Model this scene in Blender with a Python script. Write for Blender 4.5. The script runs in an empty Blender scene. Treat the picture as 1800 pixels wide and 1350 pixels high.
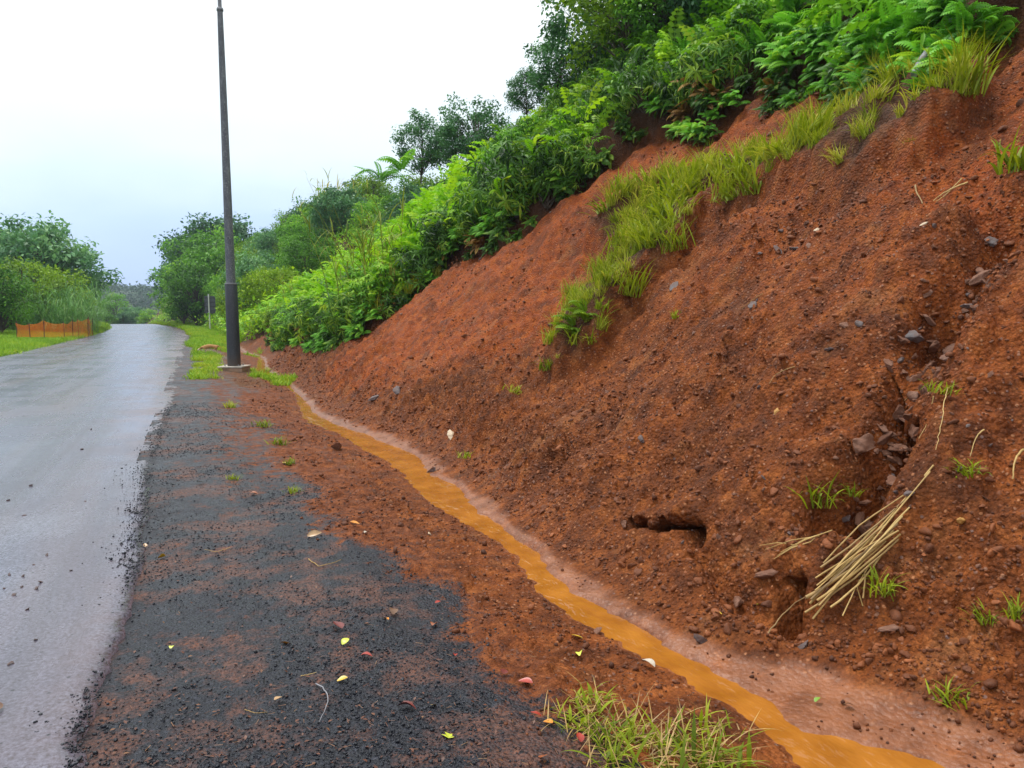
import bpy, math, random
import numpy as np
from math import radians as R, pi, sin, cos

random.seed(7)
RNG = np.random.default_rng(11)
SC = bpy.context.scene
COL = SC.collection

# ------------------------------------------------------------------ camera
# world axes: x runs across the road (to the right), y along the road, z up
F_PX, CX, CY, EYE = 1352.0, 900.0, 675.0, 1.6
PITCH, YAW = R(5.4), R(22.33)
cam_d = bpy.data.cameras.new('camera'); cam = bpy.data.objects.new('camera', cam_d); COL.objects.link(cam)
cam_d.sensor_width = 36.0; cam_d.lens = 36.0 * F_PX / 1800.0
cam_d.clip_start = 0.05; cam_d.clip_end = 6000
cam.location = (0, 0, EYE); cam.rotation_euler = (pi/2 - PITCH, 0, -YAW)
SC.camera = cam

# ------------------------------------------------------------------ world, sun, exposure
SUN_DIR = np.array([-0.16, 0.34, 0.93]); SUN_DIR /= np.linalg.norm(SUN_DIR)
SUN_EL = math.asin(SUN_DIR[2]); SUN_ROT = math.atan2(SUN_DIR[0], SUN_DIR[1])
W = bpy.data.worlds.new('World'); SC.world = W; W.use_nodes = True
nt = W.node_tree; nt.nodes.clear()
def nd(nt, typ, **kw):
    n = nt.nodes.new(typ)
    for k, v in kw.items():
        if k.startswith('i_'):
            key = k[2:]
            key = int(key) if key.isdigit() else key.replace('_', ' ')
            if hasattr(v, 'links') or isinstance(v, bpy.types.NodeSocket):
                nt.links.new(v, n.inputs[key])
            else:
                n.inputs[key].default_value = v
        else:
            setattr(n, k, v)
    return n
def ramp(nt, fac, stops, interp='LINEAR'):
    n = nt.nodes.new('ShaderNodeValToRGB'); n.color_ramp.interpolation = interp
    e = n.color_ramp.elements
    while len(e) < len(stops): e.new(0.5)
    for el, (p, c) in zip(e, stops):
        el.position = p; el.color = c if len(c) == 4 else (*c, 1)
    nt.links.new(fac, n.inputs[0]); return n.outputs[0]
def g3(v): return (v, v, v, 1)
def mix(nt, fac, a, b, mode='MIX'):
    n = nt.nodes.new('ShaderNodeMix'); n.data_type = 'RGBA'; n.blend_type = mode
    for i, v in ((0, fac), (6, a), (7, b)):
        if isinstance(v, bpy.types.NodeSocket): nt.links.new(v, n.inputs[i])
        else: n.inputs[i].default_value = v if i == 0 else (v if len(v) == 4 else (*v, 1))
    return n.outputs[2]
def mth(nt, op, a, b=None, clamp=False):
    n = nt.nodes.new('ShaderNodeMath'); n.operation = op; n.use_clamp = clamp
    for i, v in ((0, a), (1, b)):
        if v is None: continue
        if isinstance(v, bpy.types.NodeSocket): nt.links.new(v, n.inputs[i])
        else: n.inputs[i].default_value = v
    return n.outputs[0]
sky = nd(nt, 'ShaderNodeTexSky', sky_type='NISHITA', sun_disc=False, sun_elevation=SUN_EL, sun_rotation=SUN_ROT)
tc = nd(nt, 'ShaderNodeTexCoord')
sep = nd(nt, 'ShaderNodeSeparateXYZ', i_0=tc.outputs['Generated'])
# overcast deck: pale blue grey low down, white higher up, soft lumps
mp = nd(nt, 'ShaderNodeMapping', i_Scale=(1.0, 1.0, 2.6), i_Vector=tc.outputs['Generated'])
cn = nd(nt, 'ShaderNodeTexNoise', i_Scale=2.2, i_Detail=4.0, i_Roughness=0.5, i_Vector=mp.outputs[0])
el = mth(nt, 'ADD', sep.outputs[2], mth(nt, 'MULTIPLY', mth(nt, 'SUBTRACT', cn.outputs['Fac'], 0.5), 0.30))
deck = ramp(nt, el, [(0.0, (3.4, 4.5, 7.0, 1)), (0.09, (4.1, 5.3, 7.2, 1)), (0.20, (6.0, 6.9, 7.4, 1)), (0.36, (7.3, 7.7, 7.8, 1)), (0.6, (8.6, 8.9, 9.0, 1))])
skyc = mix(nt, 0.93, sky.outputs[0], deck)
bg = nd(nt, 'ShaderNodeBackground', i_Color=skyc, i_Strength=0.1)
out = nd(nt, 'ShaderNodeOutputWorld', i_Surface=bg.outputs[0])
sun_d = bpy.data.lights.new('sun', 'SUN'); sun = bpy.data.objects.new('sun', sun_d); COL.objects.link(sun)
sun_d.energy = 1.5; sun_d.angle = R(10); sun_d.color = (1.0, 0.96, 0.9)
sun.rotation_euler = (math.acos(SUN_DIR[2]), 0, math.atan2(SUN_DIR[1], SUN_DIR[0]) + pi/2)
SC.view_settings.view_transform = 'Standard'; SC.view_settings.look = 'None'
SC.view_settings.exposure = 0.74; SC.view_settings.gamma = 1; SC.view_settings.use_curve_mapping = False
SC.cycles.max_bounces = 5; SC.cycles.diffuse_bounces = 3; SC.cycles.glossy_bounces = 2
SC.cycles.transmission_bounces = 3; SC.cycles.transparent_max_bounces = 4
SC.cycles.use_denoising = True; SC.cycles.caustics_reflective = False; SC.cycles.caustics_refractive = False

# ------------------------------------------------------------------ measuring helpers (photo pixel <-> place)
CAMP = np.array([0, 0, EYE])
FW = np.array([sin(YAW), cos(YAW), 0]); RT = np.array([cos(YAW), -sin(YAW), 0]); UP = np.array([0, 0, 1.0])
def ray(px, py):
    a = (np.asarray(px, float) - CX)/F_PX; b = (CY - np.asarray(py, float))/F_PX
    f = cos(PITCH) + b*sin(PITCH); z = b*cos(PITCH) - sin(PITCH)
    return a[..., None]*RT + f[..., None]*FW + z[..., None]*UP
def at_z(px, py, z=0.0):
    d = ray(px, py); k = (z - EYE)/d[..., 2]
    return CAMP + d*k[..., None]
def at_k(px, py, k): return CAMP + ray(px, py)*k
def proj(P):
    q = np.asarray(P, float) - CAMP
    a = q @ RT; f = q @ FW; z = q[..., 2]
    dep = f*cos(PITCH) - z*sin(PITCH); up = f*sin(PITCH) + z*cos(PITCH)
    dep = np.where(dep < 0.05, 0.05, dep)
    return CX + F_PX*a/dep, CY - F_PX*up/dep, dep

# ------------------------------------------------------------------ noise
def _h(ix, iy, seed):
    h = (ix.astype(np.int64)*374761393 + iy.astype(np.int64)*668265263 + seed*2147483647 + 1013904223) & 0xffffffff
    h = ((h ^ (h >> 13))*1274126177) & 0xffffffff
    h = ((h ^ (h >> 16))*2246822519) & 0xffffffff
    return ((h ^ (h >> 15)) & 0xffffff)/float(0xffffff)
def vnoise(x, y, seed=0):
    x = np.asarray(x, float); y = np.asarray(y, float)
    ix = np.floor(x); iy = np.floor(y); fx = x-ix; fy = y-iy
    ux = fx*fx*fx*(fx*(fx*6-15)+10); uy = fy*fy*fy*(fy*(fy*6-15)+10)
    a = _h(ix, iy, seed); b = _h(ix+1, iy, seed); c = _h(ix, iy+1, seed); d = _h(ix+1, iy+1, seed)
    return (a + (b-a)*ux)*(1-uy) + (c + (d-c)*ux)*uy - 0.5
def fbm(x, y, octv=4, seed=0, gain=0.5):
    r = 0; amp = 1.0; n = 0; c, s_ = cos(0.6), sin(0.6)
    for i in range(octv):
        r = r + amp*vnoise(x, y, seed+i*17); n += amp; amp *= gain
        x, y = (x*c - y*s_)*2.03 + 5.1, (x*s_ + y*c)*2.03 + 1.7
    return r*2/n
def domes(x, y, cell, seed=0, keep=0.7):
    """lumps: spherical caps of random size on a jittered grid, height 0..~0.5 in units of cell"""
    X = np.asarray(x, float)/cell; Y = np.asarray(y, float)/cell
    X, Y = X + 1.3*vnoise(X*.45, Y*.45, seed+50), Y + 1.3*vnoise(X*.45+9, Y*.45+3, seed+51)
    ix = np.floor(X); iy = np.floor(Y); best = np.zeros_like(X)
    for dx in (-1, 0, 1):
        for dy in (-1, 0, 1):
            jx = ix+dx; jy = iy+dy
            px = jx + 0.15+0.7*_h(jx, jy, seed); py = jy + 0.15+0.7*_h(jx, jy, seed+1)
            h = _h(jx, jy, seed+2); r = 0.25 + 0.45*h*h
            r = np.where(_h(jx, jy, seed+3) < keep, r, 0.02)
            el = 0.7 + 0.6*_h(jx, jy, seed+4)
            d2 = ((X-px)*el)**2 + ((Y-py)/el)**2
            best = np.maximum(best, np.sqrt(np.maximum(r*r-d2, 0))*0.9)
    return best
def sstep(a, b, x):
    t = np.clip((x-a)/(b-a), 0, 1); return t*t*(3-2*t)
def softplus(x, k): return k*np.logaddexp(0, np.asarray(x, float)/k)
def softmin(a, b, k):
    h = np.clip(0.5 + 0.5*(b-a)/k, 0, 1); return b + (a-b)*h - k*h*(1-h)
def sdf(x, y, poly):
    """signed distance to a closed polygon, negative inside"""
    x = np.asarray(x, float); y = np.asarray(y, float); n = len(poly)
    d = np.full(x.shape, 1e9); ins = np.zeros(x.shape, bool)
    for i in range(n):
        ax, ay = poly[i-1][:2]; bx, by = poly[i][:2]
        ex, ey = bx-ax, by-ay; wx, wy = x-ax, y-ay
        t = np.clip((wx*ex + wy*ey)/(ex*ex + ey*ey + 1e-12), 0, 1)
        d = np.minimum(d, (wx-ex*t)**2 + (wy-ey*t)**2)
        c = (ay > y) != (by > y)
        ins ^= c & (x < ex*(y-ay)/(ey + 1e-12) + ax)
    d = np.sqrt(d); return np.where(ins, -d, d)
def pline(x, y, pts):
    x = np.asarray(x, float); y = np.asarray(y, float); d = np.full(x.shape, 1e9)
    for i in range(1, len(pts)):
        ax, ay = pts[i-1][:2]; bx, by = pts[i][:2]; ex, ey = bx-ax, by-ay; wx, wy = x-ax, y-ay
        t = np.clip((wx*ex + wy*ey)/(ex*ex + ey*ey + 1e-12), 0, 1)
        d = np.minimum(d, (wx-ex*t)**2 + (wy-ey*t)**2)
    return np.sqrt(d)

# ------------------------------------------------------------------ the lie of the land
ROAD_R, ROAD_L = -0.40, -6.35
WATER_Z = -0.13
def curve(s): return -0.00137*np.maximum(np.asarray(s, float)-50, 0)**2
def crest(s):
    s = np.asarray(s, float); return -0.0018*np.maximum(s-104, 0)**2
LB = [(1440,1350),(1380,1300),(1290,1235),(1180,1172),(1095,1122),(1010,1078),(960,1040),(925,1000),(905,972),(868,948),(800,905),(765,885),(735,852),(698,818),(650,792),(600,762),(545,742),(530,716),(520,692),(490,668),(452,652),(456,630)]
RB = [(1700,1350),(1560,1312),(1420,1285),(1365,1240),(1270,1187),(1180,1132),(1110,1087),(1070,1065),(1010,1040),(975,1000),(955,968),(900,935),(850,900),(822,858),(765,836),(735,800),(700,785),(650,765),(590,745),(553,722),(540,705),(510,676),(470,650),(466,630)]
def bank(px):
    P = at_z(np.array([p[0] for p in px], float), np.array([p[1] for p in px], float), WATER_Z)
    o = np.argsort(P[:, 1]); return P[o, 1], P[o, 0]
_ls, _lt = bank(LB); _rs, _rt = bank(RB)
_ls = np.r_[-6, 0.5, _ls, 34, 60, 160]; _lt = np.r_[1.7, 1.75, _lt, 1.75, 1.8, 1.8]
_rs = np.r_[-6, 0.8, _rs, 34, 60, 160]; _rt = np.r_[2.5, 2.45, _rt, 1.95, 2.0, 2.0]
SW = ([-6, 1.0, 2.0, 2.6, 3.1, 4.0, 5.0, 6.2, 7.5, 9.0, 10.5, 13, 20, 160], [.4, .4, .42, .34, .09, .07, .07, .09, .12, .16, .18, .10, .06, .06])
def t_left(s): return np.interp(s, _ls, _lt) - 0.05 + 0.05*vnoise(s*4.3, s*0, 3) + 0.035*vnoise(s*13, s*0, 4) + 0.02*vnoise(s*31, s*0, 14)
def t_right(s): return np.interp(s, _rs, _rt) + 0.06*vnoise(s*3.7, s*0, 5) + 0.04*vnoise(s*12, s*0, 6) + 0.02*vnoise(s*29, s*0, 16)
def t_mid(s): return 0.5*(np.interp(s, _ls, _lt) + np.interp(s, _rs, _rt))
_gs = np.arange(-6, 161, 0.25)
_tr = np.interp(_gs, _rs, _rt); _tr = np.convolve(np.pad(_tr, 4, 'edge'), np.ones(9)/9, 'valid')
def toe(s): return np.interp(s, _gs, _tr) + np.interp(s, *SW)
ZC = ([-6, 13, 17, 19, 21, 23, 27, 30, 33, 38, 46, 55, 70, 100, 160], [16, 14, 11, 8.6, 6.9, 5.9, 5.3, 3.6, 2.3, 2.0, 3.0, 6.5, 9, 9, 8])
def hill0(tp, s):
    u = tp - toe(s)
    z = 0.60*softplus(u, 0.10) + 0.29*softplus(u-0.8, 0.35)
    zc = np.interp(s, *ZC)
    return softmin(z, zc + 0.06*np.maximum(u, 0), 0.5 + 0.10*zc)
def on_hill(px, py, lift=0.0, k0=1.0, k1=140.0):
    """where the sight line through a photo pixel meets the smooth hill (arrays)"""
    d = ray(px, py); n = d.shape[:-1]; res = np.full(n, np.nan); prev = np.full(n, k0)
    for k in np.geomspace(k0, k1, 420):
        P = CAMP + d*k
        below = P[..., 2] < hill0(P[..., 0] - curve(P[..., 1]), P[..., 1]) + lift - 0.1*(P[..., 0] < 0)
        hit = below & np.isnan(res); res[hit] = k
    res = np.where(np.isnan(res), k1, res)
    return CAMP + d*res[..., None]
def hp(pts, lift=0.0):
    a = np.array(pts, float); P = on_hill(a[:, 0], a[:, 1], lift)
    P[:, 0] -= curve(P[:, 1]); return P

VEG_EDGE = [(432,588),(470,588),(530,600),(600,612),(655,575),(715,522),(765,482),(800,462),(850,440),(930,398),(1000,348),(1060,305),(1110,262),(1180,228),(1260,240),(1330,178),(1395,178),(1450,145),(1500,165),(1570,166),(1640,158),(1690,128),(1725,92),(1800,45)]
_ve = hp(VEG_EDGE)
VEG = [(float(p[0]), float(p[1])) for p in _ve] + [(9.0, 3.0), (9.5, -6), (60, -6), (60, 170), (2.15, 170), (2.15, 48), (2.2, 40)]
ISLAND = [(955,652),(985,600),(1005,540),(1045,512),(1072,482),(1058,440),(1030,418),(1058,392),(1120,352),(1180,330),(1280,318),(1330,300),(1400,268),(1440,240),(1466,192),(1520,172),(1600,168),(1660,160),(1700,130),(1738,108),(1722,180),(1690,218),(1640,252),(1600,300),(1560,312),(1490,352),(1400,358),(1330,366),(1240,390),(1212,430),(1190,470),(1130,510),(1090,560),(1050,612),(1010,640),(970,668)]
ISL = [(float(p[0]), float(p[1])) for p in hp(ISLAND)]
GULLY = [(float(p[0]), float(p[1])) for p in hp([(1790,340),(1760,395),(1735,440),(1690,490),(1650,545),(1630,590),(1600,640),(1580,690),(1545,760),(1515,815),(1490,850)])]
SLOT = [(float(p[0]), float(p[1])) for p in hp([(1108,900),(1150,908),(1180,916),(1222,908)])]
HOLES = [[(float(p[0]), float(p[1])) for p in hp(q_)] for q_ in ([(1578,650),(1592,690)], [(1512,820),(1545,842)], [(1728,428),(1748,440)], [(1495,775),(1515,790)])]
SLOT2 = [(float(p[0]), float(p[1])) for p in hp([(1380,985),(1400,1010),(1395,1030)])]
RIMC = [(float(p[0]), float(p[1])) for p in hp([(1225,920),(1250,960),(1262,1000),(1330,1030),(1400,1045)])]

def ground(tp, s, fine=True):
    """height and surface masks of the roadside and bank at (across, along)"""
    tp = np.asarray(tp, float); s = np.asarray(s, float)
    base = hill0(tp, s); dist = np.sqrt(tp**2 + s**2)
    tl = t_left(s); tr = t_right(s); u = tp - toe(s)
    dw = np.maximum(tl - tp, tp - tr)                       # <0 in the water
    near = np.clip((60 - dist)/40, 0.15, 1)
    slope_m = sstep(0.0, 0.5, u)
    jag = 0.16*fbm(tp*1.6, s*1.6, 4, 60) + 0.06*fbm(tp*7, s*7, 2, 64)
    dv = sdf(tp, s, VEG) + jag; di = sdf(tp, s, ISL) + jag*0.7
    veg = sstep(0.10, -0.10, dv); isl = sstep(0.08, -0.08, di)
    silt = sstep(-0.05, -0.01, dw)*sstep(0.06, -0.06, u + 0.05*sstep(2.3, 3.2, s) + 0.08*fbm(tp*6, s*6, 3, 9) + 0.06*fbm(tp*1.1, s*1.3, 3, 10))*(tp > 0.5*(tl+tr))
    z = base.copy()
    # ditch: bed under the water, left lip up to the shoulder, silt shelf on the right
    dl = np.maximum(tl-tp, 0); lip = np.minimum(0.11*dl + 0.012*sstep(0, .05, dl), -WATER_Z)
    shelf = WATER_Z + 0.09*np.maximum(tp-tr, 0)
    zd = np.where(tp < tl, WATER_Z + lip, np.where(tp > tr, np.minimum(shelf, 0.0), WATER_Z))
    zd = zd + np.where(dw < 0, np.maximum(dw*0.5, -0.10), 0) + np.where(tp > tr, -WATER_Z*0 + 0, 0)
    up = np.maximum(u, 0)
    z = zd*(1 - sstep(0, 1.2, up)) + base
    # scar hollows, big lumps, rills down the fall line
    z += 0.42*veg*sstep(0.2, 1.2, u) + 0.20*isl
    z -= 0.16*sstep(1.6, 0.0, di)*(1-isl)*(1-veg)*sstep(0.5, 2.0, u)
    big = fbm(tp*0.55, s*0.55, 3, 20)
    z += slope_m*(0.20*big + 0.13*fbm(s*1.1 + 0.5*tp, tp*0.30, 3, 31)*sstep(0.4, 2.0, u) + 0.15*fbm(tp*1.5, s*1.5, 4, 41)*sstep(0.2, 1.0, u) + 0.05*np.abs(fbm(tp*2.6 + 0.3*s, s*1.4, 3, 43)))
    wob = 0.12*fbm(tp*2, s*2, 2, 71)
    dg = pline(tp + wob, s, GULLY); gbr = 0.55 + 0.9*np.clip(fbm(tp*2.2, s*2.2, 3, 73) + .3, 0, 1); z -= 0.60*gbr*np.exp(-(dg/0.17)**2)*slope_m; z += 0.10*np.exp(-((dg-.30)/.10)**2)*slope_m*fbm(tp*3, s*3, 2, 74)
    gul = np.exp(-(dg/0.20)**2)
    ds = pline(tp, s, SLOT) + 0.045*fbm(tp*9, s*9, 3, 75); z -= 0.06*np.exp(-(ds/0.045)**4)
    ds2 = pline(tp, s, SLOT2) + 0.06*fbm(tp*8, s*8, 3, 76); z -= 0.08*np.exp(-(ds2/0.06)**4)
    dr = pline(tp + wob, s, RIMC); z -= 0.14*np.exp(-(dr/0.10)**2)
    mudz = sstep(0.75, 1.25, tp + 0.5*fbm(tp*0.9, s*0.9, 3, 90) - 0.12*np.clip(6-s, 0, 4)*0.35)*(tp < tl + 0.05)
    apron = slope_m*sstep(1.3, 0.2, u)
    if fine:
        red = sstep(0.1, -0.5, np.abs(0)*tp)  # placeholder, set below
        clod = slope_m*(1 - 0.55*veg)*(0.55 + 0.9*sstep(-0.1, 0.5, fbm(tp*0.8, s*0.8, 3, 51)))
        clod = clod*(1 + 0.7*apron)*(1 - 0.5*sstep(2.5, 4.5, u))
        z += near*clod*(0.40*0.20*domes(tp, s, 0.22, 100, 0.45) + 0.85*0.095*domes(tp, s, 0.095, 110, 0.7) + 0.95*0.046*domes(tp, s, 0.046, 120, 0.85))
        z += near*slope_m*(0.075*fbm(tp*4.0, s*4.0, 4, 130, 0.6) + 0.030*fbm(tp*15, s*15, 2, 140) - 0.07*sstep(.25, .75, np.abs(fbm(s*2.2 + .8*tp, tp*.7, 3, 133)))*sstep(.4, 1.6, u)*(1-veg))
        z += sstep(0.5, 0.1, np.abs(dv))*slope_m*(0.10*fbm(tp*3.5, s*3.5, 4, 152, .6) + 0.06*domes(tp, s, 0.12, 154, .6)) + veg*0.05*fbm(tp*5, s*5, 3, 150) + isl*0.10*fbm(tp*6, s*6, 4, 160)
        qf = u*1.15 + 1.5*fbm(tp*.9, s*.9, 3, 135); fr = qf - np.floor(qf)
        z += near*slope_m*(1-veg)*0.15*(sstep(0.0, 0.30, fr) - fr)*sstep(-.15, .35, fbm(tp*.7, s*.7, 3, 137))*sstep(.3, .9, u)
        sh = (1 - slope_m)*sstep(0.0, 0.35, dw)*(1-silt)
        z += sh*near*(0.012*fbm(tp*3, s*3, 3, 170) + 0.006*fbm(tp*22, s*22, 2, 175))
        z += sh*mudz*near*(0.5*0.10*domes(tp, s, 0.14, 180, 0.45) + 0.6*0.05*domes(tp, s, 0.055, 190, 0.6) + 0.03*fbm(tp*2.2, s*2.2, 3, 195))
        z += silt*0.006*fbm(tp*9, s*9, 2, 197)
    z += 0.032*sstep(5.0, 9.0, s)*sstep(0.6, 0.1, tp)
    # far verge and shoulder follow the road over its crest
    z += crest(s)
    return z, dict(veg=veg, isl=isl, silt=silt, mud=mudz, u=u, dw=dw, gul=gul, slope=slope_m, ds=np.minimum(ds, ds2), dv=dv, di=di)
def gz(x, y):
    """ground height at world points (right of the road)"""
    x = np.atleast_1d(np.asarray(x, float)); y = np.atleast_1d(np.asarray(y, float))
    return ground(x - curve(y), y)[0]
def land(px, py, it=10):
    """world point where the sight line meets the detailed bank or shoulder"""
    d = ray(np.atleast_1d(np.asarray(px, float)), np.atleast_1d(np.asarray(py, float)))
    n = len(d); res = np.full(n, np.nan)
    ks = np.geomspace(1.2, 120, 500)
    P = CAMP + d[:, None, :]*ks[None, :, None]
    tp = P[..., 0] - curve(P[..., 1])
    H = ground(tp.ravel(), P[..., 1].ravel())[0].reshape(tp.shape)
    H = np.where(tp < ROAD_R, crest(P[..., 1]), H)
    below = P[..., 2] < H
    i = np.argmax(below, axis=1); i = np.where(below.any(1), i, len(ks)-1); j = np.maximum(i-1, 0)
    r = np.arange(n); a = (P[r, j, 2]-H[r, j]); b = (H[r, i]-P[r, i, 2])
    w = np.clip(a/(a+b+1e-9), 0, 1)
    return P[r, j]*(1-w)[:, None] + P[r, i]*w[:, None]

# ------------------------------------------------------------------ mesh helpers
class MB:
    def __init__(s): s.v = []; s.f = []; s.t = []; s.m = []; s.n = 0
    def add(s, V, Fc, tint=0.5, mi=0):
        V = np.asarray(V, float).reshape(-1, 3); Fc = np.asarray(Fc, np.int64)
        s.v.append(V); s.f.append(Fc + s.n); s.n += len(V)
        s.t.append(np.broadcast_to(np.asarray(tint, float), (len(V),)).copy()); s.m.append(np.full(len(Fc), mi, np.int32))
        return s
    def mesh(s, name, mats, smooth=False):
        me = bpy.data.meshes.new(name); V = np.concatenate(s.v).astype(np.float32)
        me.vertices.add(len(V)); me.vertices.foreach_set('co', V.ravel())
        li = np.concatenate([f.ravel() for f in s.f]); lt = np.concatenate([np.full(len(f), f.shape[1]) for f in s.f])
        me.loops.add(len(li)); me.loops.foreach_set('vertex_index', li.astype(np.int32))
        me.polygons.add(len(lt)); me.polygons.foreach_set('loop_start', np.r_[0, np.cumsum(lt)[:-1]].astype(np.int32))
        me.polygons.foreach_set('material_index', np.concatenate(s.m))
        if smooth: me.polygons.foreach_set('use_smooth', np.ones(len(lt), bool))
        a = me.attributes.new('tint', 'FLOAT', 'POINT'); a.data.foreach_set('value', np.concatenate(s.t).astype(np.float32))
        for m in (mats if isinstance(mats, (list, tuple)) else [mats]): me.materials.append(m)
        me.update(calc_edges=True); return me
    def build(s, name, mats, parent=None, smooth=False):
        return put(name, s.mesh(name, mats, smooth), parent)
def put(name, data, parent=None):
    o = bpy.data.objects.new(name, data); COL.objects.link(o)
    if parent is not None: o.parent = parent
    return o
def tag(o, label=None, cat=None, group=None, kind=None):
    if label: o['label'] = label
    if cat: o['category'] = cat
    if group: o['group'] = group
    if kind: o['kind'] = kind
    return o
def empty(name, loc=(0, 0, 0), rz=0.0):
    o = put(name, None); o.location = loc; o.rotation_euler = (0, 0, rz); o.empty_display_size = 0.2; return o
def copy_thing(o, loc, rot=(0, 0, 0), sc=1.0, label=None):
    c = o.copy(); COL.objects.link(c); c.location = loc; c.rotation_euler = rot
    c.scale = (sc, sc, sc) if np.isscalar(sc) else sc
    if label: c['label'] = label
    for ch in o.children:
        d = ch.copy(); COL.objects.link(d); d.parent = c
        for g in ch.children:
            e = g.copy(); COL.objects.link(e); e.parent = d
    return c
def grid_faces(nr, nc):
    i = np.arange(nr*nc).reshape(nr, nc)
    return np.stack([i[:-1, :-1], i[:-1, 1:], i[1:, 1:], i[1:, :-1]], -1).reshape(-1, 4)
def tube(mb, pts, rad, sides=8, tint=0.5, mi=0, cap=True):
    pts = np.asarray(pts, float); n = len(pts); rad = np.broadcast_to(np.asarray(rad, float), (n,))
    tan = np.gradient(pts, axis=0); tan /= np.linalg.norm(tan, axis=1, keepdims=True) + 1e-9
    ref = np.array([0, 0, 1.0]) if abs(tan[0, 2]) < 0.9 else np.array([1.0, 0, 0])
    V = []
    for i in range(n):
        a = np.cross(tan[i], ref); a /= np.linalg.norm(a)+1e-9; b = np.cross(a, tan[i])
        th = np.arange(sides)*2*pi/sides
        V.append(pts[i] + rad[i]*(np.cos(th)[:, None]*a + np.sin(th)[:, None]*b))
    V = np.concatenate(V); i = np.arange(n*sides).reshape(n, sides); j = np.roll(i, -1, 1)
    mb.add(V, np.stack([i[:-1], j[:-1], j[1:], i[1:]], -1).reshape(-1, 4), tint, mi)
    if cap:
        for k, ring in ((0, V[:sides]), (n-1, V[-sides:])):
            c = ring.mean(0); r = np.arange(sides)
            f = np.stack([r, np.roll(r, -1), np.full(sides, sides)], -1)
            if k == 0: f = f[:, ::-1]
            mb.add(np.r_[ring, [c]], f, tint, mi)
def rotz(a):
    a = np.asarray(a, float); c, s_ = np.cos(a), np.sin(a); z = np.zeros_like(a); o = np.ones_like(a)
    return np.stack([np.stack([c, -s_, z], -1), np.stack([s_, c, z], -1), np.stack([z, z, o], -1)], -2)
def rotx(a):
    a = np.asarray(a, float); c, s_ = np.cos(a), np.sin(a); z = np.zeros_like(a); o = np.ones_like(a)
    return np.stack([np.stack([o, z, z], -1), np.stack([z, c, -s_], -1), np.stack([z, s_, c], -1)], -2)
def roty(a):
    a = np.asarray(a, float); c, s_ = np.cos(a), np.sin(a); z = np.zeros_like(a); o = np.ones_like(a)
    return np.stack([np.stack([c, z, s_], -1), np.stack([z, o, z], -1), np.stack([-s_, z, c], -1)], -2)
def scatter(mb, V, Fc, pos, rot, sc, tint, vt=None, mi=0):
    """many copies of one template (V, Fc) written into one mesh"""
    N = len(pos); sc = np.asarray(sc, float)
    sc = sc[:, None, None] if sc.ndim == 1 else sc[:, None, :]
    P = np.einsum('nij,nkj->nki', rot, V[None]*sc) + np.asarray(pos)[:, None, :]
    n = len(V); FF = (np.asarray(Fc)[None] + (np.arange(N)*n)[:, None, None]).reshape(-1, np.asarray(Fc).shape[1])
    T = np.broadcast_to(np.asarray(tint, float).reshape(-1, 1), (N, n)) + (0 if vt is None else vt[None])
    mb.add(P.reshape(-1, 3), FF, np.clip(T, 0, 1).ravel(), mi)
# ------------------------------------------------------------------ materials
def mat(name):
    m = bpy.data.materials.new(name); m.use_nodes = True; t = m.node_tree; t.nodes.clear()
    o = t.nodes.new('ShaderNodeOutputMaterial'); b = t.nodes.new('ShaderNodeBsdfPrincipled')
    t.links.new(b.outputs[0], o.inputs[0]); return m, t, b, o
def attr(t, name): return nd(t, 'ShaderNodeAttribute', attribute_name=name).outputs['Fac']
def noise(t, sc, det=3, rough=0.5, vec=None, w=0):
    n = nd(t, 'ShaderNodeTexNoise', i_Scale=sc, i_Detail=det, i_Roughness=rough)
    if vec is not None: t.links.new(vec, n.inputs['Vector'])
    return n.outputs['Fac']
def obj_co(t, scale=(1, 1, 1)):
    return nd(t, 'ShaderNodeMapping', i_Scale=scale, i_Vector=nd(t, 'ShaderNodeTexCoord').outputs['Object']).outputs[0]
def bump(t, b, h, strength=0.5, dist=0.02):
    n = nd(t, 'ShaderNodeBump', i_Strength=strength, i_Distance=dist, i_Height=h); t.links.new(n.outputs[0], b.inputs['Normal']); return n
def setb(t, b, **kw):
    names = dict(col='Base Color', rough='Roughness', spec='Specular IOR Level', ior='IOR', metal='Metallic', coat='Coat Weight', crough='Coat Roughness')
    for k, v in kw.items():
        s = b.inputs[names[k]]
        if isinstance(v, bpy.types.NodeSocket): t.links.new(v, s)
        else: s.default_value = (*v, 1) if isinstance(v, tuple) and len(v) == 3 else v
def simple(name, col, rough=0.7, var=0.25, nsc=8, bmp=0.0, spec=0.5):
    m, t, b, o = mat(name); co = obj_co(t); n = noise(t, nsc, 4, 0.6, co)
    c2 = tuple(max(0, c*(1-var)) for c in col); c3 = tuple(c*(1+var) for c in col)
    setb(t, b, col=ramp(t, n, [(0.3, c2), (0.7, c3)]), rough=rough, spec=spec)
    if bmp: bump(t, b, noise(t, nsc*6, 4, 0.6, co), bmp, 0.01)
    return m

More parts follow.
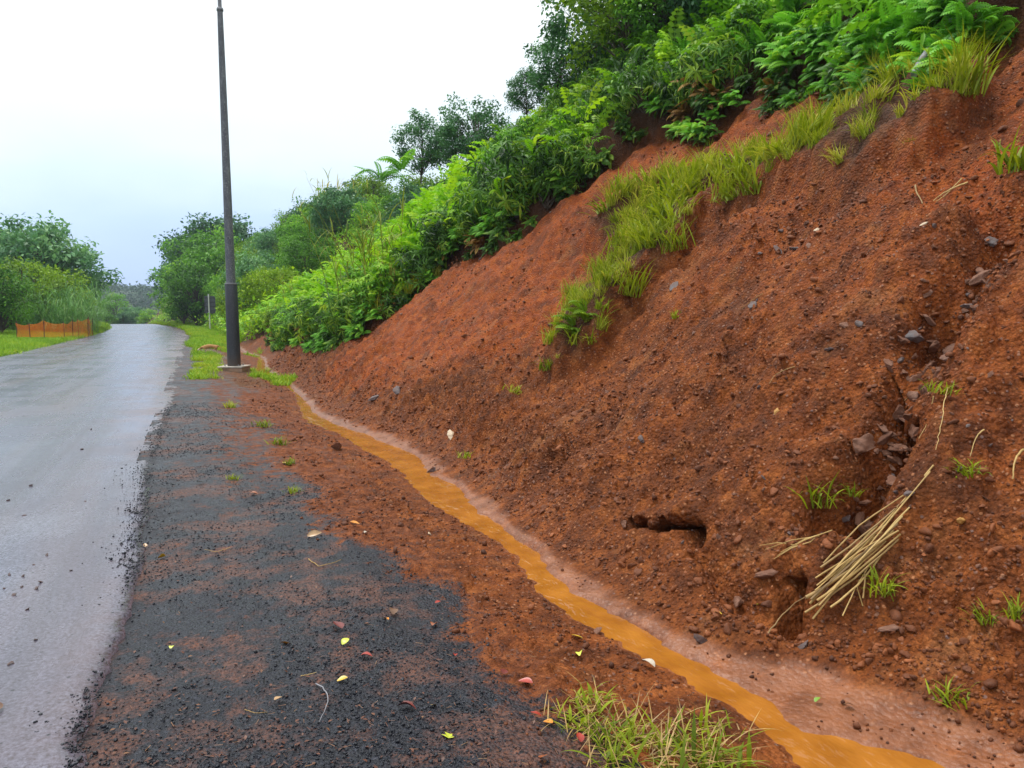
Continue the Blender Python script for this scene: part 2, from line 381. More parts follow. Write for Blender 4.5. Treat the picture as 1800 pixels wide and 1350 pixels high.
# bank soil: red lateritic subsoil in the fresh scar, browner debris below, pebbles, silt, dark root mat
def soil_material():
    m, t, b, o = mat('bank_soil'); co = obj_co(t)
    red = attr(t, 'red'); silt = attr(t, 'silt'); humus = attr(t, 'humus')
    n1 = noise(t, 0.9, 4, 0.6, co); n2 = noise(t, 7, 5, 0.65, co); n3 = noise(t, 45, 4, 0.6, co)
    brown = ramp(t, n2, [(0.25, (0.050, 0.013, 0.004)), (0.5, (0.172, 0.046, 0.010)), (0.75, (0.35, 0.110, 0.028))])
    redc = ramp(t, n2, [(0.25, (0.115, 0.021, 0.004)), (0.5, (0.275, 0.059, 0.009)), (0.78, (0.42, 0.118, 0.023))])
    f = mth(t, 'ADD', red, mth(t, 'MULTIPLY', mth(t, 'SUBTRACT', n1, 0.5), 1.0), True)
    c = mix(t, f, brown, redc)
    c = mix(t, mth(t, 'MULTIPLY', ramp(t, noise(t, 2.3, 5, 0.7, co), [(0.48, g3(0)), (0.64, g3(1))]), 0.62), c, (0.060, 0.020, 0.009))
    strk = noise(t, 1.0, 5, .65, obj_co(t, (.55, 3.2, .55)))
    c = mix(t, mth(t, 'MULTIPLY', ramp(t, strk, [(0.52, g3(0)), (0.66, g3(1))]), 0.5), c, (0.085, 0.026, 0.009))
    c = mix(t, mth(t, 'MULTIPLY', ramp(t, noise(t, 1.7, 5, .7, obj_co(t, (1, 1.4, 1))), [(0.56, g3(0)), (0.70, g3(1))]), 0.45), c, (0.36, 0.150, 0.055))
    v = nd(t, 'ShaderNodeTexVoronoi', i_Scale=38.0, i_Randomness=1.0, i_Vector=co)
    sepc = nd(t, 'ShaderNodeSeparateColor', i_0=v.outputs['Color'])
    peb = mth(t, 'MULTIPLY', ramp(t, sepc.outputs[0], [(0.80, g3(0)), (0.84, g3(1))]), ramp(t, v.outputs['Distance'], [(0.28, g3(1)), (0.40, g3(0))]))
    pc = ramp(t, sepc.outputs[1], [(0.0, (0.36, 0.14, 0.06)), (0.45, (0.42, 0.19, 0.09)), (0.75, (0.30, 0.16, 0.11)), (1.0, (0.15, 0.11, 0.11))])
    c = mix(t, mth(t, 'MULTIPLY', peb, 0.75), c, pc)
    v2 = nd(t, 'ShaderNodeTexVoronoi', i_Scale=95.0, i_Randomness=1.0, i_Vector=co)
    s2 = nd(t, 'ShaderNodeSeparateColor', i_0=v2.outputs['Color'])
    c = mix(t, 0.55, c, ramp(t, s2.outputs[0], [(0.0, g3(0.30)), (0.5, g3(0.5)), (1.0, g3(0.80))]), 'OVERLAY')
    hc = ramp(t, n3, [(0.3, (0.020, 0.012, 0.008)), (0.7, (0.085, 0.045, 0.025))])
    c = mix(t, mth(t, 'MULTIPLY', humus, 0.85), c, hc)
    c = mix(t, mth(t, 'MULTIPLY', silt, ramp(t, noise(t, 5, 5, .65, co), [(.36, g3(.25)), (.62, g3(1))])), c, ramp(t, n2, [(0.3, (0.190, 0.068, 0.029)), (0.7, (0.32, 0.130, 0.064))]))
    r = mix(t, silt, ramp(t, n2, [(0.3, g3(0.45)), (0.7, g3(0.80))]), g3(0.30))
    setb(t, b, col=c, rough=r, spec=mth(t, 'ADD', .13, mth(t, 'MULTIPLY', silt, .15)))
    h = mth(t, 'ADD', mth(t, 'MULTIPLY', n3, 0.8), mth(t, 'MULTIPLY', mth(t, 'SUBTRACT', 1.0, v.outputs['Distance']), 0.9))
    h = mth(t, 'ADD', h, mth(t, 'MULTIPLY', noise(t, 160, 2, 0.6, co), 0.35))
    h = mth(t, 'MULTIPLY', mth(t, 'SUBTRACT', h, 1.15), mth(t, 'SUBTRACT', 1.0, mth(t, 'MULTIPLY', silt, 0.72)))
    bump(t, b, h, 0.9, 0.022); return m

# shoulder: dark bitumen millings pressed into red mud
def shoulder_material():
    m, t, b, o = mat('shoulder_gravel_mud'); co = obj_co(t)
    mud = attr(t, 'mud'); silt = attr(t, 'silt'); wet = attr(t, 'wet'); grs = attr(t, 'grassy')
    n1 = noise(t, 1.3, 5, 0.65, co); n2 = noise(t, 12, 5, 0.7, co); n3 = noise(t, 60, 4, 0.6, co); n4 = noise(t, 4.0, 5, 0.7, co)
    grav = ramp(t, n3, [(0.3, (0.004, 0.005, 0.008)), (0.55, (0.014, 0.016, 0.024)), (0.8, (0.050, 0.055, 0.076))])
    film = ramp(t, n2, [(0.3, (0.075, 0.030, 0.020)), (0.7, (0.165, 0.072, 0.048))])
    mudc = ramp(t, n2, [(0.25, (0.045, 0.012, 0.004)), (0.5, (0.145, 0.040, 0.011)), (0.75, (0.30, 0.096, 0.028))])
    c = mix(t, mth(t, 'MULTIPLY', ramp(t, mth(t, 'ADD', mth(t, 'MULTIPLY', n4, .5), mth(t, 'MULTIPLY', n1, .5)), [(0.485, g3(0)), (0.56, g3(1))]), mth(t, 'MULTIPLY', ramp(t, n3, [(0.36, g3(0)), (0.52, g3(1))]), 0.85)), grav, film)
    f = mth(t, 'ADD', mud, mth(t, 'ADD', mth(t, 'MULTIPLY', mth(t, 'SUBTRACT', n4, 0.5), 1.5), mth(t, 'ADD', mth(t, 'MULTIPLY', mth(t, 'SUBTRACT', n2, 0.5), 1.3), mth(t, 'MULTIPLY', mth(t, 'SUBTRACT', n3, 0.5), 1.1))), True)
    f = ramp(t, f, [(0.30, g3(0)), (0.70, g3(1))])
    c = mix(t, f, c, mudc)
    v = nd(t, 'ShaderNodeTexVoronoi', i_Scale=75.0, i_Vector=co)
    s2 = nd(t, 'ShaderNodeSeparateColor', i_0=v.outputs['Color'])
    c = mix(t, 0.5, c, ramp(t, s2.outputs[0], [(0.0, g3(0.28)), (0.5, g3(0.5)), (1.0, g3(0.78))]), 'OVERLAY')
    c = mix(t, mth(t, 'MULTIPLY', grs, 0.7), c, (0.060, 0.050, 0.018))
    c = mix(t, silt, c, (0.26, 0.115, 0.062))
    r = mix(t, f, ramp(t, n4, [(0.35, g3(0.30)), (0.65, g3(0.62))]), ramp(t, n4, [(0.35, g3(0.50)), (0.6, g3(0.78))]))
    r = mix(t, silt, r, g3(0.25)); r = mix(t, wet, r, g3(0.18))
    setb(t, b, col=c, rough=r, spec=mix(t, f, g3(.30), g3(.15)))
    h = mth(t, 'ADD', mth(t, 'MULTIPLY', n3, 0.7), mth(t, 'MULTIPLY', mth(t, 'SUBTRACT', 1.0, v.outputs['Distance']), 0.8))
    h = mth(t, 'ADD', h, mth(t, 'MULTIPLY', noise(t, 200, 2, 0.6, co), 0.4))
    bump(t, b, h, 0.8, 0.012); return m

def road_material():
    m, t, b, o = mat('wet_asphalt'); co = obj_co(t); st = obj_co(t, (1.0, 0.10, 1.0))
    n1 = noise(t, 1.1, 5, 0.6, st); n2 = noise(t, 0.7, 5, 0.65, co); n3 = noise(t, 62, 4, 0.75, co); n4 = noise(t, 3.2, 5, 0.7, st)
    c = ramp(t, n3, [(0.36, (0.012, 0.014, 0.024)), (0.48, (0.080, 0.087, 0.130)), (0.66, (0.200, 0.212, 0.290))])
    mudf = mth(t, 'MULTIPLY', ramp(t, n1, [(0.46, g3(0)), (0.66, g3(1))]), 0.55)
    c = mix(t, mudf, c, (0.130, 0.098, 0.108))
    track = nd(t, 'ShaderNodeTexNoise', i_Scale=1.0, i_Detail=5.0, i_Roughness=.6, i_Vector=obj_co(t, (1.5, .035, 1.0))).outputs['Fac']
    c = mix(t, mth(t, 'MULTIPLY', ramp(t, track, [(0.52, g3(0)), (0.64, g3(1))]), .5), c, (0.040, 0.036, 0.044))
    edge = attr(t, 'edge')
    c = mix(t, mth(t, 'MULTIPLY', edge, ramp(t, noise(t, 2.0, 5, 0.7, co), [(0.35, g3(0.15)), (0.65, g3(0.75))])), c, (0.19, 0.100, 0.072))
    v = nd(t, 'ShaderNodeTexVoronoi', i_Scale=20.0, i_Vector=co)
    sp = nd(t, 'ShaderNodeSeparateColor', i_0=v.outputs['Color'])
    pit = mth(t, 'MULTIPLY', ramp(t, sp.outputs[0], [(0.74, g3(0)), (0.78, g3(1))]), ramp(t, v.outputs['Distance'], [(0.10, g3(1)), (0.22, g3(0))]))
    c = mix(t, pit, c, (0.012, 0.012, 0.015))
    tyre = ramp(t, n4, [(0.52, g3(0)), (0.66, g3(1))])
    r = mix(t, ramp(t, n2, [(0.35, g3(0)), (0.65, g3(1))]), g3(0.20), g3(0.32))
    r = mix(t, mth(t, 'MULTIPLY', tyre, 0.5), r, g3(0.40))
    setb(t, b, col=c, rough=r, spec=0.5)
    h = mth(t, 'ADD', mth(t, 'MULTIPLY', n3, 0.6), mth(t, 'MULTIPLY', noise(t, 260, 2, 0.6, co), 0.4))
    fl = ramp(t, n2, [(0.36, g3(0.15)), (0.55, g3(1))])
    bump(t, b, mth(t, 'MULTIPLY', h, fl), 0.30, 0.004); return m

def water_material():
    m, t, b, o = mat('muddy_water'); co = obj_co(t); st = obj_co(t, (1.6, 0.8, 1.0))
    n = noise(t, 5, 3, 0.5, co)
    setb(t, b, col=ramp(t, n, [(0.3, (0.27, 0.092, 0.010)), (0.7, (0.42, 0.160, 0.024))]), rough=0.03, ior=1.33, spec=0.5)
    w = nd(t, 'ShaderNodeTexNoise', i_Scale=13.0, i_Detail=2.5, i_Distortion=0.15, i_Vector=st)
    bump(t, b, w.outputs['Fac'], 0.42, 0.016); return m

def leaf_mat(name, dark, light, trans=0.3, rough=0.42, third=None, spec=0.22):
    rough = rough + 0.10
    m, t, b, o = mat(name)
    oi = nd(t, 'ShaderNodeObjectInfo')
    f = mth(t, 'ADD', mth(t, 'MULTIPLY', attr(t, 'tint'), 0.62), mth(t, 'MULTIPLY', oi.outputs['Random'], 0.40), True)
    stops = [(0.12, dark), (0.88, light)] if third is None else [(0.08, dark), (0.62, light), (0.97, third)]
    c = ramp(t, f, stops)
    setb(t, b, col=c, rough=rough, spec=spec)
    tr = nd(t, 'ShaderNodeBsdfTranslucent', i_Color=mix(t, 0.5, c, (1.0, 1.0, 0.25), 'MULTIPLY'))
    mx = nd(t, 'ShaderNodeMixShader', i_0=trans, i_1=b.outputs[0], i_2=tr.outputs[0])
    t.links.new(mx.outputs[0], o.inputs[0]); return m
def tint_mat(name, stops, rough=0.6, bmp=0.3, nsc=60, spec=0.4, mud=0.0):
    m, t, b, o = mat(name); co = obj_co(t); oi = nd(t, 'ShaderNodeObjectInfo')
    f = mth(t, 'ADD', mth(t, 'MULTIPLY', attr(t, 'tint'), 0.5), mth(t, 'MULTIPLY', oi.outputs['Random'], 0.5), True)
    c = ramp(t, f, stops)
    c = mix(t, 0.5, c, ramp(t, noise(t, nsc, 4, 0.65, co), [(0.3, g3(0.3)), (0.7, g3(0.72))]), 'OVERLAY')
    if mud:
        mf = ramp(t, noise(t, 2.2, 5, .7, nd(t, 'ShaderNodeTexCoord').outputs['Generated']), [(0.40, g3(1)), (0.58, g3(0))])
        c = mix(t, mth(t, 'MULTIPLY', mf, mud), c, (0.150, 0.046, 0.016))
    setb(t, b, col=c, rough=rough, spec=spec); bump(t, b, noise(t, nsc*1.5, 4, 0.6, co), bmp, 0.01); return m

M = dict(
    soil=soil_material(), shoulder=shoulder_material(), road=road_material(), water=water_material(),
    fern=leaf_mat('fern_leaf', (0.028, 0.120, 0.012), (0.204, 0.567, 0.044), 0.34, 0.40, (0.554, 0.783, 0.055)),
    lime=leaf_mat('lime_fern_leaf', (0.060, 0.210, 0.006), (0.250, 0.560, 0.012), 0.48, 0.42, (0.50, 0.68, 0.03)),
    darkleaf=leaf_mat('dark_long_leaf', (0.010, 0.034, 0.008), (0.093, 0.241, 0.022), 0.36, 0.36, (0.447, 0.621, 0.060)),
    under=leaf_mat('undergrowth_leaf', (0.022, 0.085, 0.010), (0.204, 0.478, 0.022), 0.34, 0.42, (0.501, 0.754, 0.033)),
    tree=leaf_mat('tree_leaf', (0.022, 0.090, 0.014), (0.180, 0.435, 0.036), 0.34, 0.42, (0.438, 0.681, 0.048)),
    bluetree=leaf_mat('blue_green_leaf', (0.020, 0.075, 0.034), (0.129, 0.308, 0.128), 0.30, 0.34, (0.333, 0.560, 0.243)),
    darkforest=leaf_mat('forest_leaf', (0.010, 0.030, 0.014), (0.035, 0.085, 0.040), 0.15, 0.6, (0.07, 0.13, 0.06)),
    olive=leaf_mat('olive_leaf', (0.050, 0.120, 0.010), (0.277, 0.459, 0.020), 0.34, 0.45, (0.554, 0.621, 0.033)),
    grass=leaf_mat('grass_blade', (0.075, 0.130, 0.008), (0.330, 0.410, 0.018), 0.38, 0.42, (0.62, 0.54, 0.10)),
    verge=leaf_mat('verge_grass_blade', (0.060, 0.150, 0.008), (0.248, 0.446, 0.020), 0.32, 0.45, (0.525, 0.513, 0.033)),
    cane=leaf_mat('cane_leaf', (0.070, 0.140, 0.015), (0.300, 0.350, 0.040), 0.34, 0.45, (0.66, 0.50, 0.16)),
    bluecane=leaf_mat('blue_cane_leaf', (0.040, 0.130, 0.030), (0.207, 0.432, 0.120), 0.32, 0.42, (0.467, 0.600, 0.216)),
    dryfern=leaf_mat('dry_fern_leaf', (0.10, 0.045, 0.015), (0.30, 0.16, 0.04), 0.25, 0.55, (0.48, 0.30, 0.08)),
    straw=tint_mat('dry_straw', [(0.1, (0.20, 0.12, 0.05)), (0.5, (0.44, 0.28, 0.09)), (0.9, (0.62, 0.44, 0.17))], 0.5, 0.2, 40),
    bark=simple('bark', (0.085, 0.060, 0.042), 0.85, 0.4, 9, 0.5),
    greywood=simple('grey_wood', (0.22, 0.22, 0.24), 0.75, 0.4, 14, 0.4),
    stone=tint_mat('stone_reddish', [(0.0, (0.085, 0.040, 0.028)), (0.35, (0.19, 0.085, 0.050)), (0.65, (0.30, 0.150, 0.095)), (1.0, (0.22, 0.150, 0.125))], 0.45, 0.6, 40, .4, .5),
    slate=tint_mat('stone_slate', [(0.0, (0.050, 0.044, 0.048)), (0.5, (0.110, 0.096, 0.100)), (1.0, (0.22, 0.19, 0.18))], 0.42, 0.5, 40, .4, .45),
    ochre=tint_mat('stone_ochre', [(0.0, (0.42, 0.20, 0.04)), (1.0, (0.55, 0.32, 0.10))], 0.5, 0.3, 40),
    cream=tint_mat('stone_cream', [(0.0, (0.50, 0.36, 0.22)), (1.0, (0.62, 0.50, 0.36))], 0.5, 0.3, 40),
    clod=tint_mat('soil_clod', [(0.0, (0.050, 0.014, 0.005)), (0.3, (0.150, 0.042, 0.010)), (0.65, (0.31, 0.092, 0.024)), (1.0, (0.48, 0.22, 0.095))], 0.66, 0.6, 70),
    chip=tint_mat('bitumen_chip', [(0.0, (0.004, 0.005, 0.008)), (0.5, (0.020, 0.023, 0.033)), (0.85, (0.060, 0.066, 0.088)), (1.0, (0.13, 0.070, 0.045))], 0.34, 0.4, 120),
)

# ------------------------------------------------------------------ ground meshes
def terrain_grid():
    s = np.r_[np.linspace(-5, 0.9, 40)[:-1], np.geomspace(0.9, 150, 1180)]
    t = np.r_[np.linspace(-0.62, 1.45, 104)[:-1], np.linspace(1.45, 5.4, 300)[:-1], np.linspace(5.4, 9.4, 175)[:-1], np.geomspace(9.4, 55, 70)]
    return s, t
GS, GT = terrain_grid()
TT, SS = np.meshgrid(GT, GS)
ZZ, MK = ground(TT, SS)
# the slot, cracks and head-scarp undercuts are pushed sideways as well as down
XX = TT + curve(SS); YY = SS.copy()
cut = np.exp(-np.clip((MK['dv'] - 0.06)/0.16, -3, 3)**2)*MK['slope']
XX = XX + 0.18*cut
# the lip above the dark slot hangs out over it
for ln_, am_ in ((SLOT, .16), (SLOT2, .07), *((h_, .10) for h_ in HOLES)):
    XX = XX + 2.2*am_*np.exp(-(np.maximum(pline(TT, SS, ln_) + .05*fbm(TT*9, SS*9, 3, 75), 0)/(.034 if ln_ is SLOT else .040))**4); XX = XX - .4*am_*np.exp(-(pline(TT - .12, SS, ln_)/.06)**2)*(1 + fbm(TT*6, SS*6, 2, 78))
SPLIT = int(np.searchsorted(GT, 1.45))
def terrain_object(name, c0, c1, m, attrs):
    nr, nc = len(GS), c1 - c0
    V = np.stack([XX[:, c0:c1], YY[:, c0:c1], ZZ[:, c0:c1]], -1).reshape(-1, 3)
    mb = MB().add(V, grid_faces(nr, nc)); o = mb.build(name, m, smooth=True)
    for k, a in attrs.items():
        at = o.data.attributes.new(k, 'FLOAT', 'POINT'); at.data.foreach_set('value', np.ascontiguousarray(a[:, c0:c1]).ravel().astype(np.float32))
    return tag(o, kind='structure')
dpx, dpy, _ = proj(np.stack([XX, YY, ZZ], -1))
scar_left = sstep(0.35, -0.35, sdf(TT, SS, [(float(p[0]), float(p[1])) for p in hp([(560,660),(700,520),(860,440),(1010,350),(1110,270),(1200,240),(1450,150),(1460,210),(1330,290),(1120,340),(1040,400),(1060,490),(960,600),(760,660),(620,690)])]) + 0.3*fbm(TT*1.2, SS*1.2, 3, 77))
scar_right = sstep(0.4, -0.4, sdf(TT, SS, [(float(p[0]), float(p[1])) for p in hp([(1560,330),(1650,240),(1730,170),(1800,130),(1800,330),(1700,380)])]))
red = np.clip(0.10 + 0.9*np.maximum(scar_left, 0.85*scar_right) + 0.25*sstep(0.8, 3.0, MK['u']) - 0.2*sstep(1.2, 0.2, MK['u']), 0, 1)
wild = sstep(36, 44, SS)
humus = np.clip(np.maximum(MK['veg'], 0.9*MK['isl']*sstep(0.05, -0.25, MK['di'])) + 0.6*sstep(0.28, 0.02, np.abs(MK['dv']-0.10))*MK['slope'], 0, 1)
hill = terrain_object('soil_bank', SPLIT, len(GT), M['soil'], dict(red=red, silt=np.clip(MK['silt'] + sstep(0.03, -0.02, MK['dw'])*0.6, 0, 1), humus=humus))
grassy = np.clip(wild*sstep(0.0, 0.5, TT) + sstep(16.5, 18, SS)*sstep(0.2, -0.35, 0.55 - TT)*0.5, 0, 1)
mudm = np.clip(MK['mud'] + 0.50*sstep(5.0, 9.5, SS)*sstep(-.2, .5, TT + .3*fbm(TT, SS, 3, 92)) - 0.15*sstep(4.5, 2.5, SS), 0, 1)
shoulder = terrain_object('road_shoulder', 0, SPLIT+1, M['shoulder'], dict(mud=mudm, silt=np.clip(sstep(0.10, 0.02, np.abs(MK['dw']))*sstep(-0.2, 0.0, MK['dw']), 0, 1), wet=np.clip(sstep(0.08, 0.0, MK['dw']), 0, 1), grassy=grassy))

# stream: one sheet of muddy water lying in the ditch
ws = np.geomspace(1.0, 34, 420); wt = np.linspace(-0.45, 0.50, 36)
WT, WS = np.meshgrid(wt, ws); mid = t_mid(WS) - 0.025
half = 0.5*(np.interp(WS, _rs, _rt) - np.interp(WS, _ls, _lt)) + 0.13
XW = mid + WT/0.48*np.minimum(half, 0.62); rip = 0.006*fbm(XW*7, WS*4, 3, 300)*sstep(0.3, 0.05, np.abs(WT))
MB().add(np.stack([XW, WS, WATER_Z + rip + 0.0*WS], -1).reshape(-1, 3), grid_faces(len(ws), len(wt))).build('stream_water', M['water'], smooth=True)['kind'] = 'structure'

# road: a slab standing a few centimetres proud of the shoulder, with a ragged edge
rs_ = np.r_[np.linspace(-6, 0.8, 30)[:-1], np.geomspace(0.8, 170, 620)]
edge = ROAD_R - 0.09*sstep(5.5, 2.8, rs_) + 0.06*fbm(rs_*1.1, rs_*0, 4, 400) + 0.03*vnoise(rs_*7, rs_*0, 405) + 0.022*vnoise(rs_*23, rs_*0, 406) + 0.05*np.sin(rs_*0.5)
prof_f = np.r_[0, 0, np.linspace(0.0, 1.0, 60)[1:-1], 1, 1]
prof_z = np.r_[-0.10, 0.020, np.full(58, 0.034), 0.030, -0.12]
ledge = ROAD_L + 0.05*fbm(rs_*0.8, rs_*0, 3, 410)
XR = edge[:, None] + (ledge - edge)[:, None]*prof_f[None] + curve(rs_)[:, None]
XR[:, 0] += 0.02
YR = np.repeat(rs_[:, None], len(prof_f), 1)
ZR = prof_z[None] + crest(YR) + 0.012*fbm(XR*0.6, YR*0.35, 3, 420)*(prof_z[None] > 0.025)
mb = MB().add(np.stack([XR, YR, ZR], -1).reshape(-1, 3), grid_faces(len(rs_), len(prof_f))[:, ::-1])
road = mb.build('road', M['road'], smooth=True); tag(road, kind='structure')
ea = sstep(0.22, 0.0, prof_f)[None]*np.ones_like(YR); ea = np.maximum(ea*sstep(6, 14, YR), sstep(0.06, 0.0, prof_f)[None]*0.4)
at = road.data.attributes.new('edge', 'FLOAT', 'POINT'); at.data.foreach_set('value', ea.ravel().astype(np.float32))

# left verge and the country beyond
def left_z(tp, s):
    d = np.maximum(ROAD_L - tp, 0)
    return -0.02 + 0.10*fbm(tp*0.4, s*0.4, 3, 500)*sstep(0.2, 1.5, d) - 0.05*np.maximum(d-6, 0) + crest(s)
ls_ = np.r_[np.linspace(-10, 8, 20)[:-1], np.geomspace(8, 170, 220)]; lt_ = ROAD_L + 0.12 - np.r_[0, np.geomspace(0.1, 110, 60)]
LT, LS = np.meshgrid(lt_, ls_)
verge_ground = simple('verge_soil', (0.050, 0.060, 0.018), 0.85, 0.4, 3, 0.4)
lg = MB().add(np.stack([LT + curve(LS), LS, left_z(LT, LS)], -1).reshape(-1, 3), grid_faces(len(ls_), len(lt_))[:, ::-1]).build('left_verge', verge_ground, smooth=True); tag(lg, kind='structure')
gr_mat = simple('far_ground', (0.035, 0.055, 0.020), 0.9, 0.4, 0.02)
th = np.linspace(0, 2*pi, 65)[:-1]; rr = np.array([0.0, 200, 600, 1500, 3500])
V = np.stack([np.outer(rr, np.cos(th)), np.outer(rr, np.sin(th)), np.full((5, 64), -9.5)], -1).reshape(-1, 3)
i = np.arange(5*64).reshape(5, 64); j = np.roll(i, -1, 1)
tag(MB().add(V, np.stack([i[:-1], i[1:], j[1:], j[:-1]], -1).reshape(-1, 4)).build('ground', gr_mat), kind='structure')
# ------------------------------------------------------------------ plant templates
def frond_template(pairs=13, droop=1.1, elev=0.9, width=0.30, sweep=0.45, hang=0.25):
    """a fern frond of unit length growing towards +y: leaflets along an arching midrib"""
    n = pairs + 1; f = np.linspace(0, 1, n); ang = elev - droop*f**1.2
    y = np.concatenate([[0], np.cumsum(np.cos(ang[:-1]))])/pairs; z = np.concatenate([[0], np.cumsum(np.sin(ang[:-1]))])/pairs
    V = []; Fc = []
    for i in range(1, n):
        fr = f[i]; prof = width*(0.35 + 1.25*fr)*(1-fr)**0.75*1.25 if fr < 0.995 else 0.03
        prof = min(prof, width)
        t = np.array([0, cos(ang[i]), sin(ang[i])]); c = np.array([0, y[i], z[i]])
        w = 0.62/pairs
        for sd in (-1, 1):
            d = np.array([sd*cos(sweep), 0, 0]) + t*sin(sweep); tip = c + d*prof + np.array([0, 0, -hang*prof])
            md = c + d*prof*0.45 + np.array([0, 0, 0.03*prof])
            b = len(V); V += [c, md - t*w, tip, md + t*w]; Fc.append((b, b+1, b+2, b+3) if sd > 0 else (b, b+3, b+2, b+1))
    # midrib
    for i in range(0, n-1):
        b = len(V); w = 0.006
        V += [[-w, y[i], z[i]], [w, y[i], z[i]], [w*0.7, y[i+1], z[i+1]], [-w*0.7, y[i+1], z[i+1]]]; Fc.append((b, b+1, b+2, b+3))
    return np.array(V), np.array(Fc)
FRONDS = [frond_template(13, d, e, w, s_, h) for d, e, w, s_, h in ((1.3, 1.0, .26, .45, .2), (1.7, 1.1, .30, .35, .35), (0.9, .7, .24, .5, .15), (2.1, 1.2, .27, .4, .45))]
FROND_LO = [frond_template(7, d, e, w, .4, .3) for d, e, w in ((1.5, 1.0, .30), (2.0, 1.1, .33))]
def leaf_t(L=1.0, w=0.16, bend=0.25):
    return np.array([[0, 0, 0], [-w, 0.45*L, 0.08*L], [0, 0.5*L, 0.03*L], [w, 0.45*L, 0.08*L], [0, L, -bend*L]]), np.array([[0, 2, 1], [0, 3, 2], [1, 2, 4], [2, 3, 4]])
def whorl_template(n=6, L=1.0, w=0.10, drop=0.5, seed=0):
    r = random.Random(seed); mb = MB()
    for k in range(n):
        V, Fc = leaf_t(L*r.uniform(.75, 1.1), w*L, 0.35)
        rot = rotz(2*pi*k/n + r.uniform(-.3, .3)) @ rotx(0.35 - drop*r.uniform(.5, 1.6))
        mb.add(V @ rot.T, Fc)
    return np.concatenate(mb.v), np.concatenate(mb.f)
WHORLS = [whorl_template(6, 1, .085, d, i) for i, d in enumerate((.3, .7, 1.0, 1.3))]
ROUND = [whorl_template(5, 1, .22, d, i+9) for i, d in enumerate((.2, .6))]
LEAF1 = (np.array([[0, 0, 0], [-.28, .5, .06], [0, 1, -.06], [.28, .5, .06]]), np.array([[0, 3, 2, 1]]))
def fern_mesh(name, m, n, L, seed, bias=0.0, spread=1.0):
    r = np.random.default_rng(seed); mb = MB()
    for k in range(len(FRONDS)):
        c = n//len(FRONDS) + 1; az = r.uniform(0, 2*pi, c)
        if bias: az = pi/2 + r.normal(0, 1.0, c)      # most fronds lean downhill (-x)
        rot = rotz(az) @ rotx(r.normal(0.05, 0.28, c)) @ roty(r.normal(0, .3, c))
        pos = np.stack([r.normal(0, .10*spread, c), r.normal(0, .10*spread, c), r.uniform(-.05, .22, c)], -1)
        scatter(mb, *FRONDS[k], pos, rot, L*r.uniform(.55, 1.1, c), np.clip(r.normal(.5, .22, c), 0, 1))
    return mb.mesh(name, m)
def shrub_mesh(name, m, n, rad, leaf, tmpl, seed, squash=0.8, stems=5, droop=0.4):
    r = np.random.default_rng(seed); mb = MB()
    u = r.normal(size=(n, 3)); u /= np.linalg.norm(u, axis=1, keepdims=True); u[:, 2] = np.abs(u[:, 2])*1.0 - 0.15
    lump = 1 + 0.35*np.sin(u[:, 0]*4 + seed)*np.cos(u[:, 1]*5 + seed*2)
    pos = u*(rad*r.uniform(.45, 1.0, n)**0.6*lump)[:, None]*np.array([1, 1, squash]) + np.array([0, 0, rad*0.35])
    az = np.arctan2(u[:, 1], u[:, 0]) - pi/2
    rot = rotz(az + r.normal(0, .5, n)) @ rotx(-droop*r.uniform(0, 1.6, n)) @ rotz(r.uniform(0, 6.28, n))
    k = r.integers(0, len(tmpl), n); tn = np.clip(r.normal(.45, .28, n) + 0.12*np.sin(u[:, 0]*6 + seed*3), 0, 1)
    for i in range(len(tmpl)):
        q = k == i
        if q.any(): scatter(mb, *tmpl[i], pos[q], rot[q], leaf*r.uniform(.6, 1.25, q.sum()), tn[q])
    for i in range(stems):
        e = pos[r.integers(0, n)]*0.9; tube(mb, [[e[0]*.1, e[1]*.1, -.15], e*np.array([.5, .5, .6]), e], [.022, .014, .006], 5, .3, 1)
    return mb.mesh(name, [m, M['bark']])
